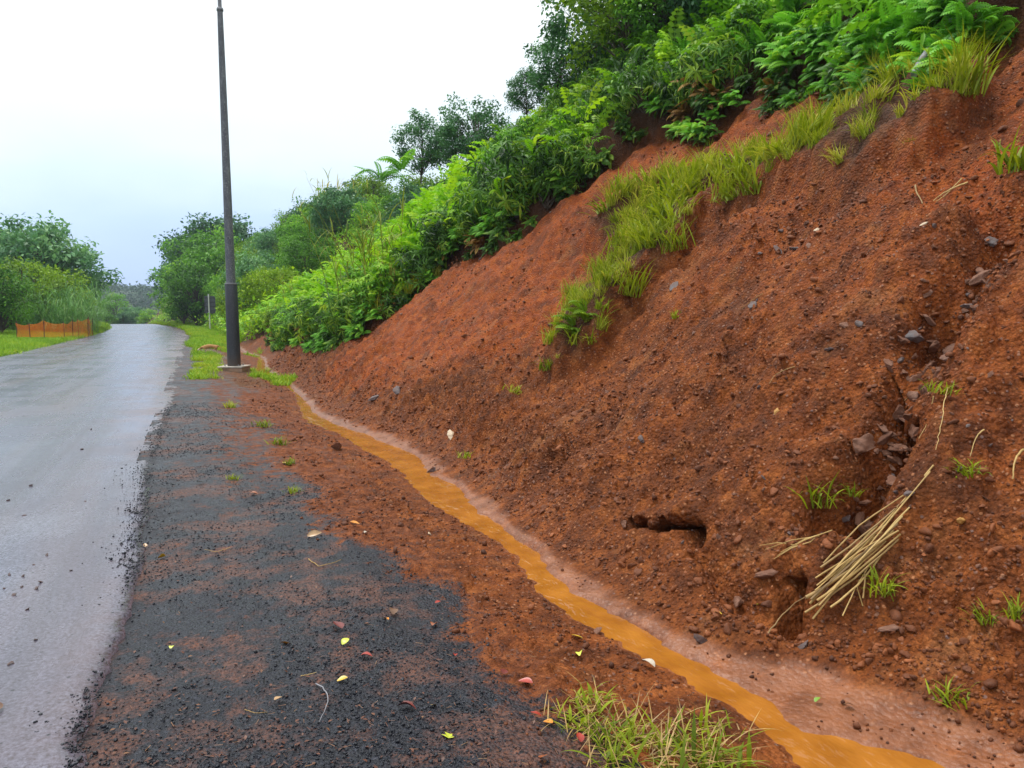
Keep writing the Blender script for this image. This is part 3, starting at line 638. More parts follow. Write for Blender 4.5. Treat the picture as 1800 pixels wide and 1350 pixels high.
def tree_meshes(name, m, h, cr, ch, clumps, per, leaf, seed, base=0.35, flat=0.55, lean=0.0, trunk_r=0.14):
    """trunk with limbs to every clump, and a crown of leaf clumps; returns (trunk mesh, crown mesh)"""
    r = np.random.default_rng(seed); tb = MB(); cb = MB()
    top = np.array([lean*h, r.normal(0, .04)*h, h*0.86]); ks = np.linspace(0, 1, 7)
    path = np.stack([top[0]*ks**1.5 + .02*h*np.sin(ks*5+seed), top[1]*ks + .02*h*np.cos(ks*4+seed), top[2]*ks - .3*(1-ks)], -1)
    tube(tb, path, trunk_r*(1 - .8*ks), 8)
    u = r.normal(size=(clumps, 3)); u /= np.linalg.norm(u, axis=1, keepdims=True)
    c = u*(r.uniform(.35, 1, clumps)**.5)[:, None]*np.array([cr, cr, ch/2])*(1 + .22*np.sin(u[:, 0]*5 + seed) * np.cos(u[:, 1]*4 + seed*1.7))[:, None]
    c += np.array([lean*h, 0, h*base + (h*(1-base))/2]); low = c[:, 2] < h*base*.7; c[low, 2] = h*base*.7 + r.uniform(0, .2*h, low.sum())
    for p in c:
        q = np.clip((p[2]/h - .25)*0.9, .12, .8); i = q*6; a = int(i); s0 = path[a] + (path[min(a+1, 6)]-path[a])*(i-a)
        md = (s0+p)/2 + np.array([0, 0, .06*h]) + r.normal(0, .03*h, 3)
        tube(tb, [s0, md, p], [trunk_r*.38*(1-q*.6), trunk_r*.2, trunk_r*.06], 5, cap=False)
    N = clumps*per; ci = np.repeat(np.arange(clumps), per); rad = cr*r.uniform(.22, .40, clumps)
    g = r.normal(size=(N, 3)); g /= np.linalg.norm(g, axis=1, keepdims=True); g *= (r.uniform(0, 1, N)**.45)[:, None]
    pos = c[ci] + g*rad[ci][:, None]*np.array([1, 1, flat])
    rot = rotz(r.uniform(0, 6.28, N)) @ rotx(r.normal(-.25, .65, N)) @ roty(r.normal(0, .5, N))
    tn = np.clip(np.repeat(r.normal(.45, .17, clumps), per) + r.normal(0, .13, N), 0, 1)
    scatter(cb, *LEAF1, pos, rot, leaf*r.uniform(.6, 1.3, N), tn)
    return tb.mesh(name + '_trunk', M['bark'], True), cb.mesh(name + '_crown', m)
def make_tree(name, meshes, loc, rz, sc, label, group=None):
    t = empty(name, loc, rz); t.scale = (sc, sc, sc); tag(t, label, 'tree', group)
    put('trunk', meshes[0], t); put('crown', meshes[1], t); return t
def blade_tuft(mb, n, L, w, seed, spread=.06, lean=.5, curl=1.0, segs=4, tint=(.5, .2), head=0.0, origin=(0, 0, 0), fall=0.0):
    r = np.random.default_rng(seed); f = np.linspace(0, 1, segs+1)
    az = r.uniform(0, 2*pi, n); ln = L*r.uniform(.45, 1.1, n); le = np.abs(r.normal(lean, .3*lean+.05, n)); cu = curl*r.uniform(.3, 1.5, n)
    a = le[:, None] + cu[:, None]*f[None]**1.3; st = ln[:, None]/segs
    rad = np.concatenate([np.zeros((n, 1)), np.cumsum(np.sin(a[:, :-1])*st, 1)], 1); zz = np.concatenate([np.zeros((n, 1)), np.cumsum(np.cos(a[:, :-1])*st, 1)], 1)
    bx = r.normal(0, spread, n); by = r.normal(0, spread, n)
    px = bx[:, None] + rad*np.cos(az)[:, None]; py = by[:, None] + rad*np.sin(az)[:, None]
    if fall: px = px - fall*rad
    ww = w*r.uniform(.6, 1.3, n)[:, None]*np.minimum(1, (1-f)*1.9)[None]*(0.55 + .45*np.minimum(1, f*4))[None]
    tx, ty = -np.sin(az)[:, None]*ww, np.cos(az)[:, None]*ww
    A = np.stack([px-tx, py-ty, zz], -1); B = np.stack([px+tx, py+ty, zz + ww*.2], -1)
    V = np.stack([A, B], 2).reshape(n, -1, 3) + np.array(origin); base = np.arange(n)[:, None]*(2*(segs+1))
    q = np.arange(segs)[None]*2; Fc = np.stack([base+q, base+q+1, base+q+3, base+q+2], -1).reshape(-1, 4)
    mb.add(V.reshape(-1, 3), Fc, np.repeat(np.clip(r.normal(tint[0], tint[1], n), 0, 1), 2*(segs+1)))
def cane_mesh(name, m, n, H, seed, leafL=.9, spread=.45):
    """tall cane grass: upright stalks with long arching leaves up their length"""
    r = np.random.default_rng(seed); mb = MB()
    for i in range(n):
        x, y = r.normal(0, spread, 2); h = H*r.uniform(.55, 1.05); lx, ly = r.normal(0, .16, 2)*h + np.array([x, y])*.35
        ks = np.linspace(0, 1, 5); pth = np.stack([x + lx*ks**1.6, y + ly*ks**1.6, h*ks - .1], -1)
        tube(mb, pth, .012*(1-.6*ks), 4, .75, 0, False)
        for k in range(9):
            q = r.uniform(.2, 1); p = np.array([x + lx*q**1.6, y + ly*q**1.6, h*q])
            blade_tuft(mb, 1, leafL, .016, int(r.integers(1e9)), 0, .55, 1.7, 5, (r.uniform(.2, .95), .1), origin=p)
    return mb.mesh(name, m)

# ------------------------------------------------------------------ where plants grow
def seen(P, lift=0.4, slack=0.0):
    """True where the straight line from the camera clears the smooth hill"""
    P = np.asarray(P, float); ok = np.ones(len(P), bool); D = P + np.array([0, 0, lift]) - CAMP
    for f in np.linspace(.15, .97, 26):
        Q = CAMP + D*f; ok &= Q[:, 2] > hill0(Q[:, 0] - curve(Q[:, 1]), Q[:, 1]) + slack
    x, y, d = proj(P + np.array([0, 0, lift])); return ok & (x > -120) & (x < 1920) & (y > -160) & (y < 1450) & (d > .6)
def veg_points(n, smin, smax, tmax, seed, edge=0.0, power=1.0):
    r = np.random.default_rng(seed); s = smin + (smax-smin)*r.uniform(0, 1, n)**power; tp = 2.0 + (tmax-2.0)*r.uniform(0, 1, n)
    d = sdf(tp, s, VEG); q = d < -edge; s, tp, d = s[q], tp[q], d[q]
    P = np.stack([tp + curve(s), s, ground(tp, s)[0]], -1); v = seen(P); return P[v], tp[v], d[v]
def pick(P, poly):
    x, y, _ = proj(P + np.array([0, 0, .3])); q = np.random.default_rng(len(P)); jit = 28*q.normal(size=(2, len(P))) + 60*np.stack([fbm(P[:, 0]*.9, P[:, 1]*.9, 3, 81), fbm(P[:, 0]*.9, P[:, 1]*.9, 3, 85)])
    return sdf(x + jit[0], y + jit[1], poly) < 0
LIME_ZONE = [(440,600),(500,480),(640,360),(760,250),(890,150),(1030,100),(1040,190),(950,260),(890,330),(840,390),(770,445),(700,490),(640,545),(560,590)]
DARK_ZONE = [(780,480),(850,330),(950,230),(1060,190),(1200,120),(1300,60),(1450,60),(1480,160),(1300,270),(1150,290),(1000,380),(900,430)]
def thin(P, r0, key=None):
    keep = []; 
    for i in np.argsort(np.random.default_rng(3).uniform(size=len(P))):
        if all(np.sum((P[i]-P[j])**2) > r0*r0 for j in keep): keep.append(i)
    return np.array(keep, int)

# undergrowth: the unbroken mass of small stems and fronds under the clumps that can be told apart
P, tp, d = veg_points(16000, 2.5, 38, 17, 21, 0.0)
r = np.random.default_rng(22); ub = MB()
lime = pick(P, LIME_ZONE); dark = pick(P, DARK_ZONE) & ~lime; kind = r.uniform(0, 1, len(P))
ud = MB(); ul = MB()
for mask, B, tm, L, tn in ((kind < .5, ub, FROND_LO, .62, .55), (kind >= .5, ub, WHORLS, .24, .40)):
    for zone, BB in ((~dark & ~lime, ub), (dark, ud), (lime, ul)):
        q = np.where(mask & zone)[0]
        for i, T in enumerate(tm):
            z = q[r.integers(0, len(tm), len(q)) == i]
            if not len(z): continue
            N = len(z); rot = rotz(r.uniform(0, 6.28, N)) @ rotx(r.normal(.1, .35, N))
            pos = P[z] + np.stack([r.normal(-.05, .08, N), r.normal(0, .08, N), r.uniform(.0, .42, N)], -1)
            scatter(BB, *T, pos, rot, L*r.uniform(.6, 1.3, N), np.clip(r.normal(tn + .25*lime[z], .22, N), 0, 1))
tag(ub.build('undergrowth', M['under']), kind='stuff', label='mass of small ferns and leafy stems covering the hill', cat='undergrowth')
tag(ud.build('undergrowth', M['darkleaf']), kind='stuff', label='dark mass of drooping leaves under the shrubs at the scar rim', cat='undergrowth')
tag(ul.build('undergrowth', M['lime']), kind='stuff', label='lime green fern carpet on the shoulder of the hill', cat='undergrowth')

# fern clumps that can be told apart
FERN = [fern_mesh('fern_clump', M['fern'], 40, .58, i) for i in range(3)]
FERNLIME = [fern_mesh('lime_fern', M['lime'], 44, .50, 10+i, 0, 1.8) for i in range(3)]
FERNRIM = [fern_mesh('rim_fern', M['fern'], 46, .46, 20+i, 1.0) for i in range(2)]
DRY = [fern_mesh('dry_fern', M['dryfern'], 20, .70, 30+i, 1.0) for i in range(2)]
SHR = [shrub_mesh('long_leaf_shrub', M['darkleaf'], 95, .66, .25, WHORLS, 40+i, .85, 8, .8) for i in range(3)]
SHG = [shrub_mesh('green_shrub', M['tree'], 280, .62, .10, ROUND, 50+i, .9, 6, .3) for i in range(3)]
SHO = [shrub_mesh('olive_shrub', M['olive'], 280, .60, .095, ROUND, 60+i, .9, 6, .3) for i in range(2)]
def plant(name, meshes, P, label, cat, group, sc=(.8, 1.25), seed=0, tilt=.30, sink=.05, rz=True):
    r = np.random.default_rng(seed)
    for p in P:
        o = put(name, meshes[r.integers(0, len(meshes))]); o.location = (p[0], p[1], p[2]-sink)
        o.rotation_euler = (0, -tilt*r.uniform(.6, 1.4), r.uniform(0, 6.28) if rz else r.normal(0, .3)); k = r.uniform(*sc); o.scale = (k, k, k*r.uniform(.85, 1.15))
        if not rz: o.rotation_euler[1] = -tilt
        tag(o, label, cat, group)
P, tp, d = veg_points(5200, 2.5, 38, 17, 31, .15)
lime = pick(P, LIME_ZONE); dark = pick(P, DARK_ZONE); xx, yy, dd = proj(P)
q = np.where(lime)[0]; q = q[thin(P[q], .55)][:130]
plant('fern_clump', FERNLIME, P[q], 'bright lime green fern clump on the sloping shoulder of the hill', 'fern', 'lime ferns on the shoulder of the hill', (.75, 1.25), 1)
q = np.where(dark & ~lime)[0]; q = q[thin(P[q], .75)][:85]
plant('leafy_shrub', SHR + SHR + SHG[:1], P[q], 'dark shrub with long drooping leaves crowding the hillside above the scar', 'shrub', 'dark long-leaved shrubs above the scar', (.75, 1.3), 2, .35)
q = np.where(~lime & ~dark & (xx > 1150))[0]; q = q[thin(P[q], .52)][:104]
plant('fern_clump', FERN, P[q], 'mid green fern clump on the steep slope in the upper right', 'fern', 'green ferns on the upper right slope', (.55, 1.05), 3)
q = np.where(~lime & ~dark & (xx <= 1150) & (xx > 640))[0]; q = q[thin(P[q], .8)][:60]
plant('leafy_shrub', SHG + SHR[:1], P[q], 'green leafy shrub between the lime ferns and the bare red soil', 'shrub', 'green shrubs above the middle of the scar', (.7, 1.2), 4)
q = np.where(~lime & ~dark & (xx <= 640))[0]; q = q[thin(P[q], .85)][:50]
plant('leafy_shrub', SHO + SHG + SHO, P[q], 'small yellow-green shrub on the low bank behind the pole', 'shrub', 'yellow-green shrubs on the low bank', (.7, 1.25), 5)
# fringe that hangs over the head of the slip
ve = np.array(VEG[:len(VEG_EDGE)]); seg = np.linalg.norm(np.diff(ve, axis=0), axis=1); cum = np.r_[0, np.cumsum(seg)]
r = np.random.default_rng(77)
def along(n, a, b, inset):
    l = np.sort(r.uniform(a, b, n))*cum[-1]; x = np.interp(l, cum, ve[:, 0]) + inset*r.uniform(.2, 1, n); y = np.interp(l, cum, ve[:, 1])
    return np.stack([x + curve(y), y, ground(x, y)[0]], -1)
plant('fern_clump', FERNRIM, along(42, .58, .99, .30), 'green fern drooping over the bare rim of the landslide', 'fern', 'ferns hanging over the landslide rim', (.45, .85), 6, .6, .05, False)
plant('leafy_shrub', SHR, along(62, .33, .84, .40), 'dark drooping shrub overhanging the upper edge of the red scar', 'shrub', 'dark shrubs overhanging the scar edge', (.65, 1.1), 7, .75, .12)
HANG = [fern_mesh('hanging_fern', M['darkleaf'], 40, .50, 24+i, 1.0) for i in range(2)] + FERNRIM[:1]
def face(n, a, b, lo, hi):
    l = np.sort(r.uniform(a, b, n))*cum[-1]; x = np.interp(l, cum, ve[:, 0]) + r.uniform(lo, hi, n); y = np.interp(l, cum, ve[:, 1]); return np.stack([x + curve(y), y, ground(x, y)[0]], -1)
plant('hanging_fern', HANG, face(135, .28, .97, -.16, .12), 'dark fern hanging down the earth face under the rim of the slip', 'fern', 'dark ferns hanging down the earth face', (.32, .65), 12, .8, .0, False)
LG = [(1470,150),(1500,125),(1530,150),(1560,120),(1590,90),(1625,150),(1650,120),(1668,95),(1690,105),(1700,60),(1720,75),(1740,55),(1640,50),(1575,60),(1545,85),(1610,60)]
LP = land([a[0] for a in LG], [a[1] for a in LG])
plant('fern_clump', FERN + FERNRIM, LP, 'yellow-green fern around the bare grey log at the upper right', 'fern', 'ferns around the grey log', (.45, .8), 14, .5, .05)
plant('fern_clump', DRY, along(9, .30, .95, .15), 'withered brown fern clinging to the edge of the scar', 'fern', 'withered ferns at the scar edge', (.5, .9), 8, .5, .05, False)
plant('leafy_shrub', SHO + SHO + SHG[:1], along(38, .04, .40, .40), 'low green shrub at the lower end of the landslide edge', 'shrub', 'shrubs at the low end of the scar', (.5, .95), 9, .4)

# ------------------------------------------------------------------ trees
T = [tree_meshes('broadleaf', M['tree'], 6.0, 2.7, 5.4, 70, 100, .25, 100+i, .08, .7) for i in range(3)]
TB = [tree_meshes('blue_tree', M['bluetree'], 7.0, 3.7, 5.8, 96, 115, .32, 110+i, .16, .5) for i in range(2)]
TO = [tree_meshes('olive_tree', M['olive'], 5.0, 2.6, 4.6, 64, 95, .23, 120+i, .06, .7) for i in range(2)]
TS = [tree_meshes('scrub_tree', M['bluetree'], 3.4, 1.45, 3.0, 70, 80, .15, 130+i, .10, .8, 0, .05) for i in range(3)]
TF = [tree_meshes('flat_tree', M['bluetree'], 6.0, 1.8, 1.3, 14, 60, .22, 140, .76, .4, .1, .09)]
def tree_at(px, py_base, k, meshes, h_px, label, name='tree', group=None, seed=0, zb=None, mh=6.0):
    """px, py_base: foot of the tree in the photo; k: metres along the view axis; h_px: its height in the photo"""
    P = at_k(px, py_base, k)
    if zb is not None: P[2] = zb
    h = h_px*k/F_PX; r = random.Random(seed)
    return make_tree(name, meshes, P, r.uniform(0, 6.28), h/mh, label, group)
# the stand at the bend, right of the road
for i, (px, py, k, hp_, ms, mh, lb) in enumerate([
    (322, 572, 86, 104, T[0], 6, 'rounded broadleaf tree at the outside of the road bend, its branches over the verge'),
    (345, 572, 78, 118, T[1], 6, 'dense dark green tree at the bend just left of the sign post'),
    (352, 572, 96, 128, TB[0], 7, 'blue-green tree rising behind the bend, its crown lowest on the skyline'),
    (358, 560, 92, 150, T[2], 6, 'mid green tree behind the dark tree at the bend'),
    (385, 560, 84, 150, T[0], 6, 'bright green tree whose crown the pole cuts through'),
    (385, 545, 100, 160, TB[1], 7, 'tall loose tree with a small separate crown left of the pole'),
    (415, 560, 72, 95, T[1], 6, 'green tree right behind the dark pole sleeve')]):
    tree_at(px, py, k, ms, hp_, lb, seed=i, mh=mh)
# second hill behind the pole
r = np.random.default_rng(200); n = 700
s = r.uniform(42, 108, n); tp = r.uniform(3.0, 17, n); P = np.stack([tp + curve(s), s, hill0(tp, s) + crest(s)], -1); v = seen(P, 3.0)
x, y, dd = proj(P + np.array([0, 0, 2.0])); v &= (x > 395) & (x < 760) & (y > 250) & (y < 585); P = P[v]; q = thin(P, 3.0)[:64]
for i, p in enumerate(P[q]):
    ms, mh = [(T[0], 6), (T[1], 6), (TO[0], 5), (T[2], 6), (TO[1], 5), (TB[0], 7), (T[0], 6)][i % 7]
    make_tree('tree', ms, p - np.array([0, 0, .5]), r.uniform(0, 6.28), r.uniform(2.6, 4.9)/mh, 'small broadleaf tree in the wood on the second hill behind the pole', 'trees on the second hill')
# under-storey of that hill
n = 11000; s = 36 + 112*r.uniform(0, 1, n); tp = 2.2 + 17*r.uniform(0, 1, n)**.9; P = np.stack([tp + curve(s), s, hill0(tp, s) + crest(s)], -1); P = P[seen(P, .8)]
N = len(P); fb = MB(); per = 12; ci = np.repeat(np.arange(N), per); NN = N*per
pos = P[ci] + np.stack([r.normal(0, .45, NN), r.normal(0, .45, NN), r.uniform(0, 1.0, NN)], -1)
scatter(fb, *LEAF1, pos, rotz(r.uniform(0, 6.28, NN)) @ rotx(r.normal(-.2, .6, NN)), r.uniform(.14, .34, NN), np.clip(np.repeat(r.normal(.5, .25, N), per) + r.normal(0, .1, NN), 0, 1))
tag(fb.build('undergrowth', M['under']), kind='stuff', label='bushy undergrowth on the second hill and along the bend', cat='undergrowth')
# scrub trees on the skyline of the near hill
for i, (px, py, k, hp_, ms, mh, lb) in enumerate([
    (838, 300, 30, 128, TS[0], 3.4, 'round blue-green bush on the skyline left of the highest shrubs'),
    (800, 300, 31, 92, TS[2], 3.4, 'low bushy crown leaning against the round skyline bush'),
    (742, 312, 32, 105, TS[1], 3.4, 'thin bush with open branches on the skyline above the lime ferns'),
    (925, 205, 25, 80, TS[1], 3.4, 'wispy shrub with pale shoots where the ferns meet the sky'),
    (985, 190, 22, 130, TS[2], 3.4, 'pointed blue-green bush third from the top of the skyline'),
    (1045, 160, 20, 190, TS[0], 3.4, 'blue-green bush on the skyline below the cut-off treetop'),
    (1110, 130, 18, 230, TO[0], 5, 'olive bushy tree cut off by the top of the photo'),
    (1170, 110, 17, 220, T[1], 6, 'bright green young tree at the top between olive and dark trees'),
    (1275, 90, 15.5, 220, TB[1], 7, 'dark blue-green tree at the top centre with a bare slanting limb'),
    (1400, 60, 14.5, 160, T[2], 6, 'green tree behind the ferns at the top of the slope'),
    (620, 365, 62, 46, TF[0], 6.0, 'flat-topped tree standing alone above the second hill')]):
    tree_at(px, py, k, ms, hp_, lb, 'scrub_tree', seed=30+i, mh=mh)
TFERN = [fern_mesh('feathery_fern', M['fern'], 9, 1.25, 71, 0, .3), fern_mesh('feathery_fern', M['fern'], 7, 1.1, 72, 0, .3)]
for i, (px, py, k, lb) in enumerate([(705, 300, 31, 'feathery arching fronds against the sky left of the thin bush'), (760, 290, 32, 'feathery fronds on the skyline right of the thin bush'), (668, 318, 34, 'small feathery fronds lowest on the near skyline')]):
    o = put('feathery_fern', TFERN[i % 2]); o.location = at_k(px, py, k); o.rotation_euler = (0, 0, i*2.0); tag(o, lb, 'fern')
# left of the road
for i, (px, py, k, hp_, ms, mh, lb) in enumerate([
    (72, 590, 62, 196, TB[0], 7, 'large spreading blue-green tree, tallest on the left of the road'),
    (30, 590, 66, 190, TB[1], 7, 'blue-green tree cut by the left edge of the photo'),
    (50, 590, 52, 140, TO[0], 5, 'rounded olive green tree in front of the large spreading tree'),
    (95, 588, 56, 110, TO[1], 5, 'low olive tree below the right side of the large spreading tree'),
    (128, 575, 78, 88, T[1], 6, 'dark bushy tree under the right end of the spreading crown'),
    (5, 590, 45, 120, T[0], 6, 'green tree behind the cane at the far left edge'),
    (205, 578, 150, 66, T[1], 6, 'dark bushy tree beyond the crest in front of the far hill'),
    (236, 578, 140, 38, TB[1], 7, 'low grey-green tree beyond the crest, middle of the hedge'),
    (262, 578, 135, 36, T[2], 6, 'low tree beyond the crest beside the white marker post'),
    (188, 580, 125, 34, T[0], 6, 'low bushy tree where the left edge of the road disappears'),
    (218, 580, 128, 30, TB[0], 7, 'blue-green bush directly beyond the end of the road')]):
    tree_at(px, py, k, ms, hp_, lb, seed=60+i, mh=mh)

# bushy growth along the field edge left of the verge
r = np.random.default_rng(64); n = 2400; s = r.uniform(22, 84, n); tp = ROAD_L - 10.5 - np.abs(r.normal(0, 3.5, n)); hh = (1.2 + 1.6*sstep(-.3, .5, fbm(tp*.3, s*.3, 3, 641)))*r.uniform(0, 1, n)**.7
c = np.stack([tp + curve(s), s, left_z(tp, s) + hh], -1); per = 16; ci = np.repeat(np.arange(n), per); NN = n*per; lb_ = MB()
scatter(lb_, *LEAF1, c[ci] + r.normal(0, .38, (NN, 3)), rotz(r.uniform(0, 6.28, NN)) @ rotx(r.normal(-.25, .6, NN)), r.uniform(.16, .36, NN), np.clip(np.repeat(r.normal(.45, .22, n), per) + r.normal(0, .1, NN), 0, 1))
tag(lb_.build('undergrowth', M['under']), kind='stuff', label='bushy growth behind the cane left of the road', cat='undergrowth')
# ------------------------------------------------------------------ far wooded hill
hx = np.linspace(-420, 60, 120); hy = np.linspace(0, 1, 40)
HX, HYf = np.meshgrid(hx, hy); HY = 330 + 240*HYf
prof = np.interp(hx, [-420, -330, -250, -200, -165, -120, -60, 60], [3, 5, 8, 10, 10.5, 13, 14, 8])[None]
HZ = -9 + (prof + 9)*np.sin(np.clip(HYf*1.3, 0, 1)*pi/2)**.8 + 2.5*fbm(HX*.03, HY*.03, 4, 600)
MB().add(np.stack([HX, HY, HZ], -1).reshape(-1, 3), grid_faces(40, 120)).build('hill', gr_mat, smooth=True)['kind'] = 'structure'
r = np.random.default_rng(61); n = 3200; k = r.integers(0, HX.size, n); c = np.stack([HX.ravel()[k], HY.ravel()[k], HZ.ravel()[k]], -1) + np.stack([r.normal(0, 3, n), r.normal(0, 3, n), r.uniform(0, 2.5, n)], -1)
per = 26; ci = np.repeat(np.arange(n), per); NN = n*per; g = r.normal(size=(NN, 3)); g /= np.linalg.norm(g, axis=1, keepdims=True)
fw = MB(); scatter(fw, *LEAF1, c[ci] + g*np.array([3.2, 3.2, 2.6]), rotz(r.uniform(0, 6.28, NN)) @ rotx(r.normal(-.3, .6, NN)), r.uniform(1.2, 2.6, NN), np.clip(np.repeat(r.normal(.4, .2, n), per) + r.normal(0, .1, NN), 0, 1))
tag(fw.build('forest', M['darkforest']), kind='stuff', label='far wooded hillside fading into blue haze beyond the road', cat='forest')
# ------------------------------------------------------------------ loose soil, gravel and stones
import bmesh
def ico(sub):
    bm = bmesh.new(); bmesh.ops.create_icosphere(bm, subdivisions=sub, radius=1.0)
    V = np.array([v.co[:] for v in bm.verts]); Fc = np.array([[v.index for v in f.verts] for f in bm.faces]); bm.free(); return V, Fc
def rock_template(sub, seed, rough=.35, flat=.7):
    V, Fc = ico(sub); r = np.random.default_rng(seed)
    # a few planes knock corners off the ball, then fine unevenness
    for _ in range(9):
        n = r.normal(size=3); n /= np.linalg.norm(n); d = r.uniform(.30, .78); h = V @ n; V = V - np.maximum(h-d, 0)[:, None]*n*0.9
    V = V*(1 + rough*0.35*fbm(V[:, 0]*2.2 + seed*3.1 + V[:, 2], V[:, 1]*2.2 + V[:, 2]*1.3, 3, seed))[:, None]
    return V*np.array([1, r.uniform(.65, 1), flat*r.uniform(.7, 1.1)]), Fc
R0 = [rock_template(1, i, .8, .8) for i in range(6)]       # 20 faces, for crumbs (sub 1 is the plain icosahedron)
R1 = [rock_template(2, 20+i, .8, .75) for i in range(6)]
R3 = [rock_template(4, 40+i, .7, .66) for i in range(8)]
def rnd_rot(r, N): return rotz(r.uniform(0, 6.28, N)) @ rotx(r.uniform(0, 6.28, N)) @ rotz(r.uniform(0, 6.28, N))
def crumbs(name, m, tp, s, size, seed, T, tint=(.45, .22), sink=.25, flat=None, up=0):
    r = np.random.default_rng(seed); z, mk = ground(tp, s); N = len(tp); mb = MB()
    P = np.stack([tp + curve(s), s, z + up + size*(.42-sink)], -1); k = r.integers(0, len(T), N); rot = rnd_rot(r, N) if flat is None else rotz(r.uniform(0, 6.28, N)) @ rotx(r.normal(0, .4, N))
    tn = np.clip(r.normal(tint[0], tint[1], N), 0, 1)
    for i in range(len(T)):
        q = k == i
        if q.any(): scatter(mb, *T[i], P[q], rot[q], size[q], tn[q])
    return mb.build(name, m)
r = np.random.default_rng(301)
n = 120000; s = np.geomspace(1.2, 26, n)*r.uniform(.97, 1.03, n); tp = r.uniform(2.0, 9.5, n)
z, mk = ground(tp, s, False); x, y, dd = proj(np.stack([tp, s, z], -1))
dens = 0.45 + .9*fbm(tp*1.1, s*1.1, 3, 310) + .8*sstep(1.2, .1, mk['u']) + 1.2*mk['gul'] - .35*sstep(7, 12, s)
ok = (mk['u'] > .0) & (mk['veg'] < .3) & (mk['isl'] < .5) & (mk['ds'] > .11) & (x > -20) & (x < 2050) & (y > -60) & (y < 1450) & (r.uniform(0, 1, n) < dens)
tp, s, dist = tp[ok], s[ok], dd[ok]; size = np.clip(np.random.default_rng(302).lognormal(-4.65, .55, ok.sum()), .004, .042)*(0.80 + .05*dist)
big = size > .022
tag(crumbs('soil_clods', M['clod'], tp[~big], s[~big], size[~big], 303, R0), kind='stuff', label='loose red crumbs of soil lying on the slip', cat='soil')
tag(crumbs('soil_clods', M['clod'], tp[big], s[big], size[big], 304, R1, (.4, .25)), kind='stuff', label='fist-sized red lumps of soil on the slip', cat='soil')
n = 26000; r = np.random.default_rng(305); s = np.geomspace(1.5, 20, n)*r.uniform(.97, 1.03, n); tp = r.uniform(.3, 2.9, n); z, mk = ground(tp, s, False)
ok = (mk['dw'] > .03) & (mk['u'] < 0) & (((r.uniform(0, 1, n) < mk['mud']*(.40 + .9*fbm(tp*2, s*2, 3, 311))) & (mk['silt'] < .5)) | ((mk['silt'] >= .5) & (r.uniform(0, 1, n) < .22 + .5*fbm(tp*4, s*4, 2, 313))))
tag(crumbs('soil_clods', M['clod'], tp[ok], s[ok], np.clip(np.random.default_rng(306).lognormal(-4.6, .55, ok.sum()), .004, .04)*(.8 + .03*s[ok]), 307, R0, (.32, .22)), kind='stuff', label='trodden crumbs of red mud between gravel and stream', cat='soil')
n = 60000; r = np.random.default_rng(308); s = np.geomspace(1.7, 14, n)*r.uniform(.97, 1.03, n); tp = r.uniform(-.50, 1.7, n); eg = np.interp(s, rs_, edge); far_ = r.uniform(0, 1, n) < .07; tp = np.where(far_, eg - np.abs(r.normal(0, .11, n)), tp); z, mk = ground(tp, s, False)
ok = r.uniform(0, 1, n) < (1.05 - mk['mud']*.95)*np.clip(.50 + 1.1*fbm(tp*1.5, s*1.5, 3, 312), .04, 1)
tag(crumbs('gravel', M['chip'], tp[ok], s[ok], np.clip(np.random.default_rng(309).lognormal(-5.05, .42, ok.sum()), .003, .016)*(.85 + .012*s[ok]), 310, R0, (.45, .25), .30, None, np.where(tp[ok] < eg[ok] + .02, .030, 0.0)), kind='stuff', label='loose dark bitumen chippings on the road shoulder', cat='gravel')

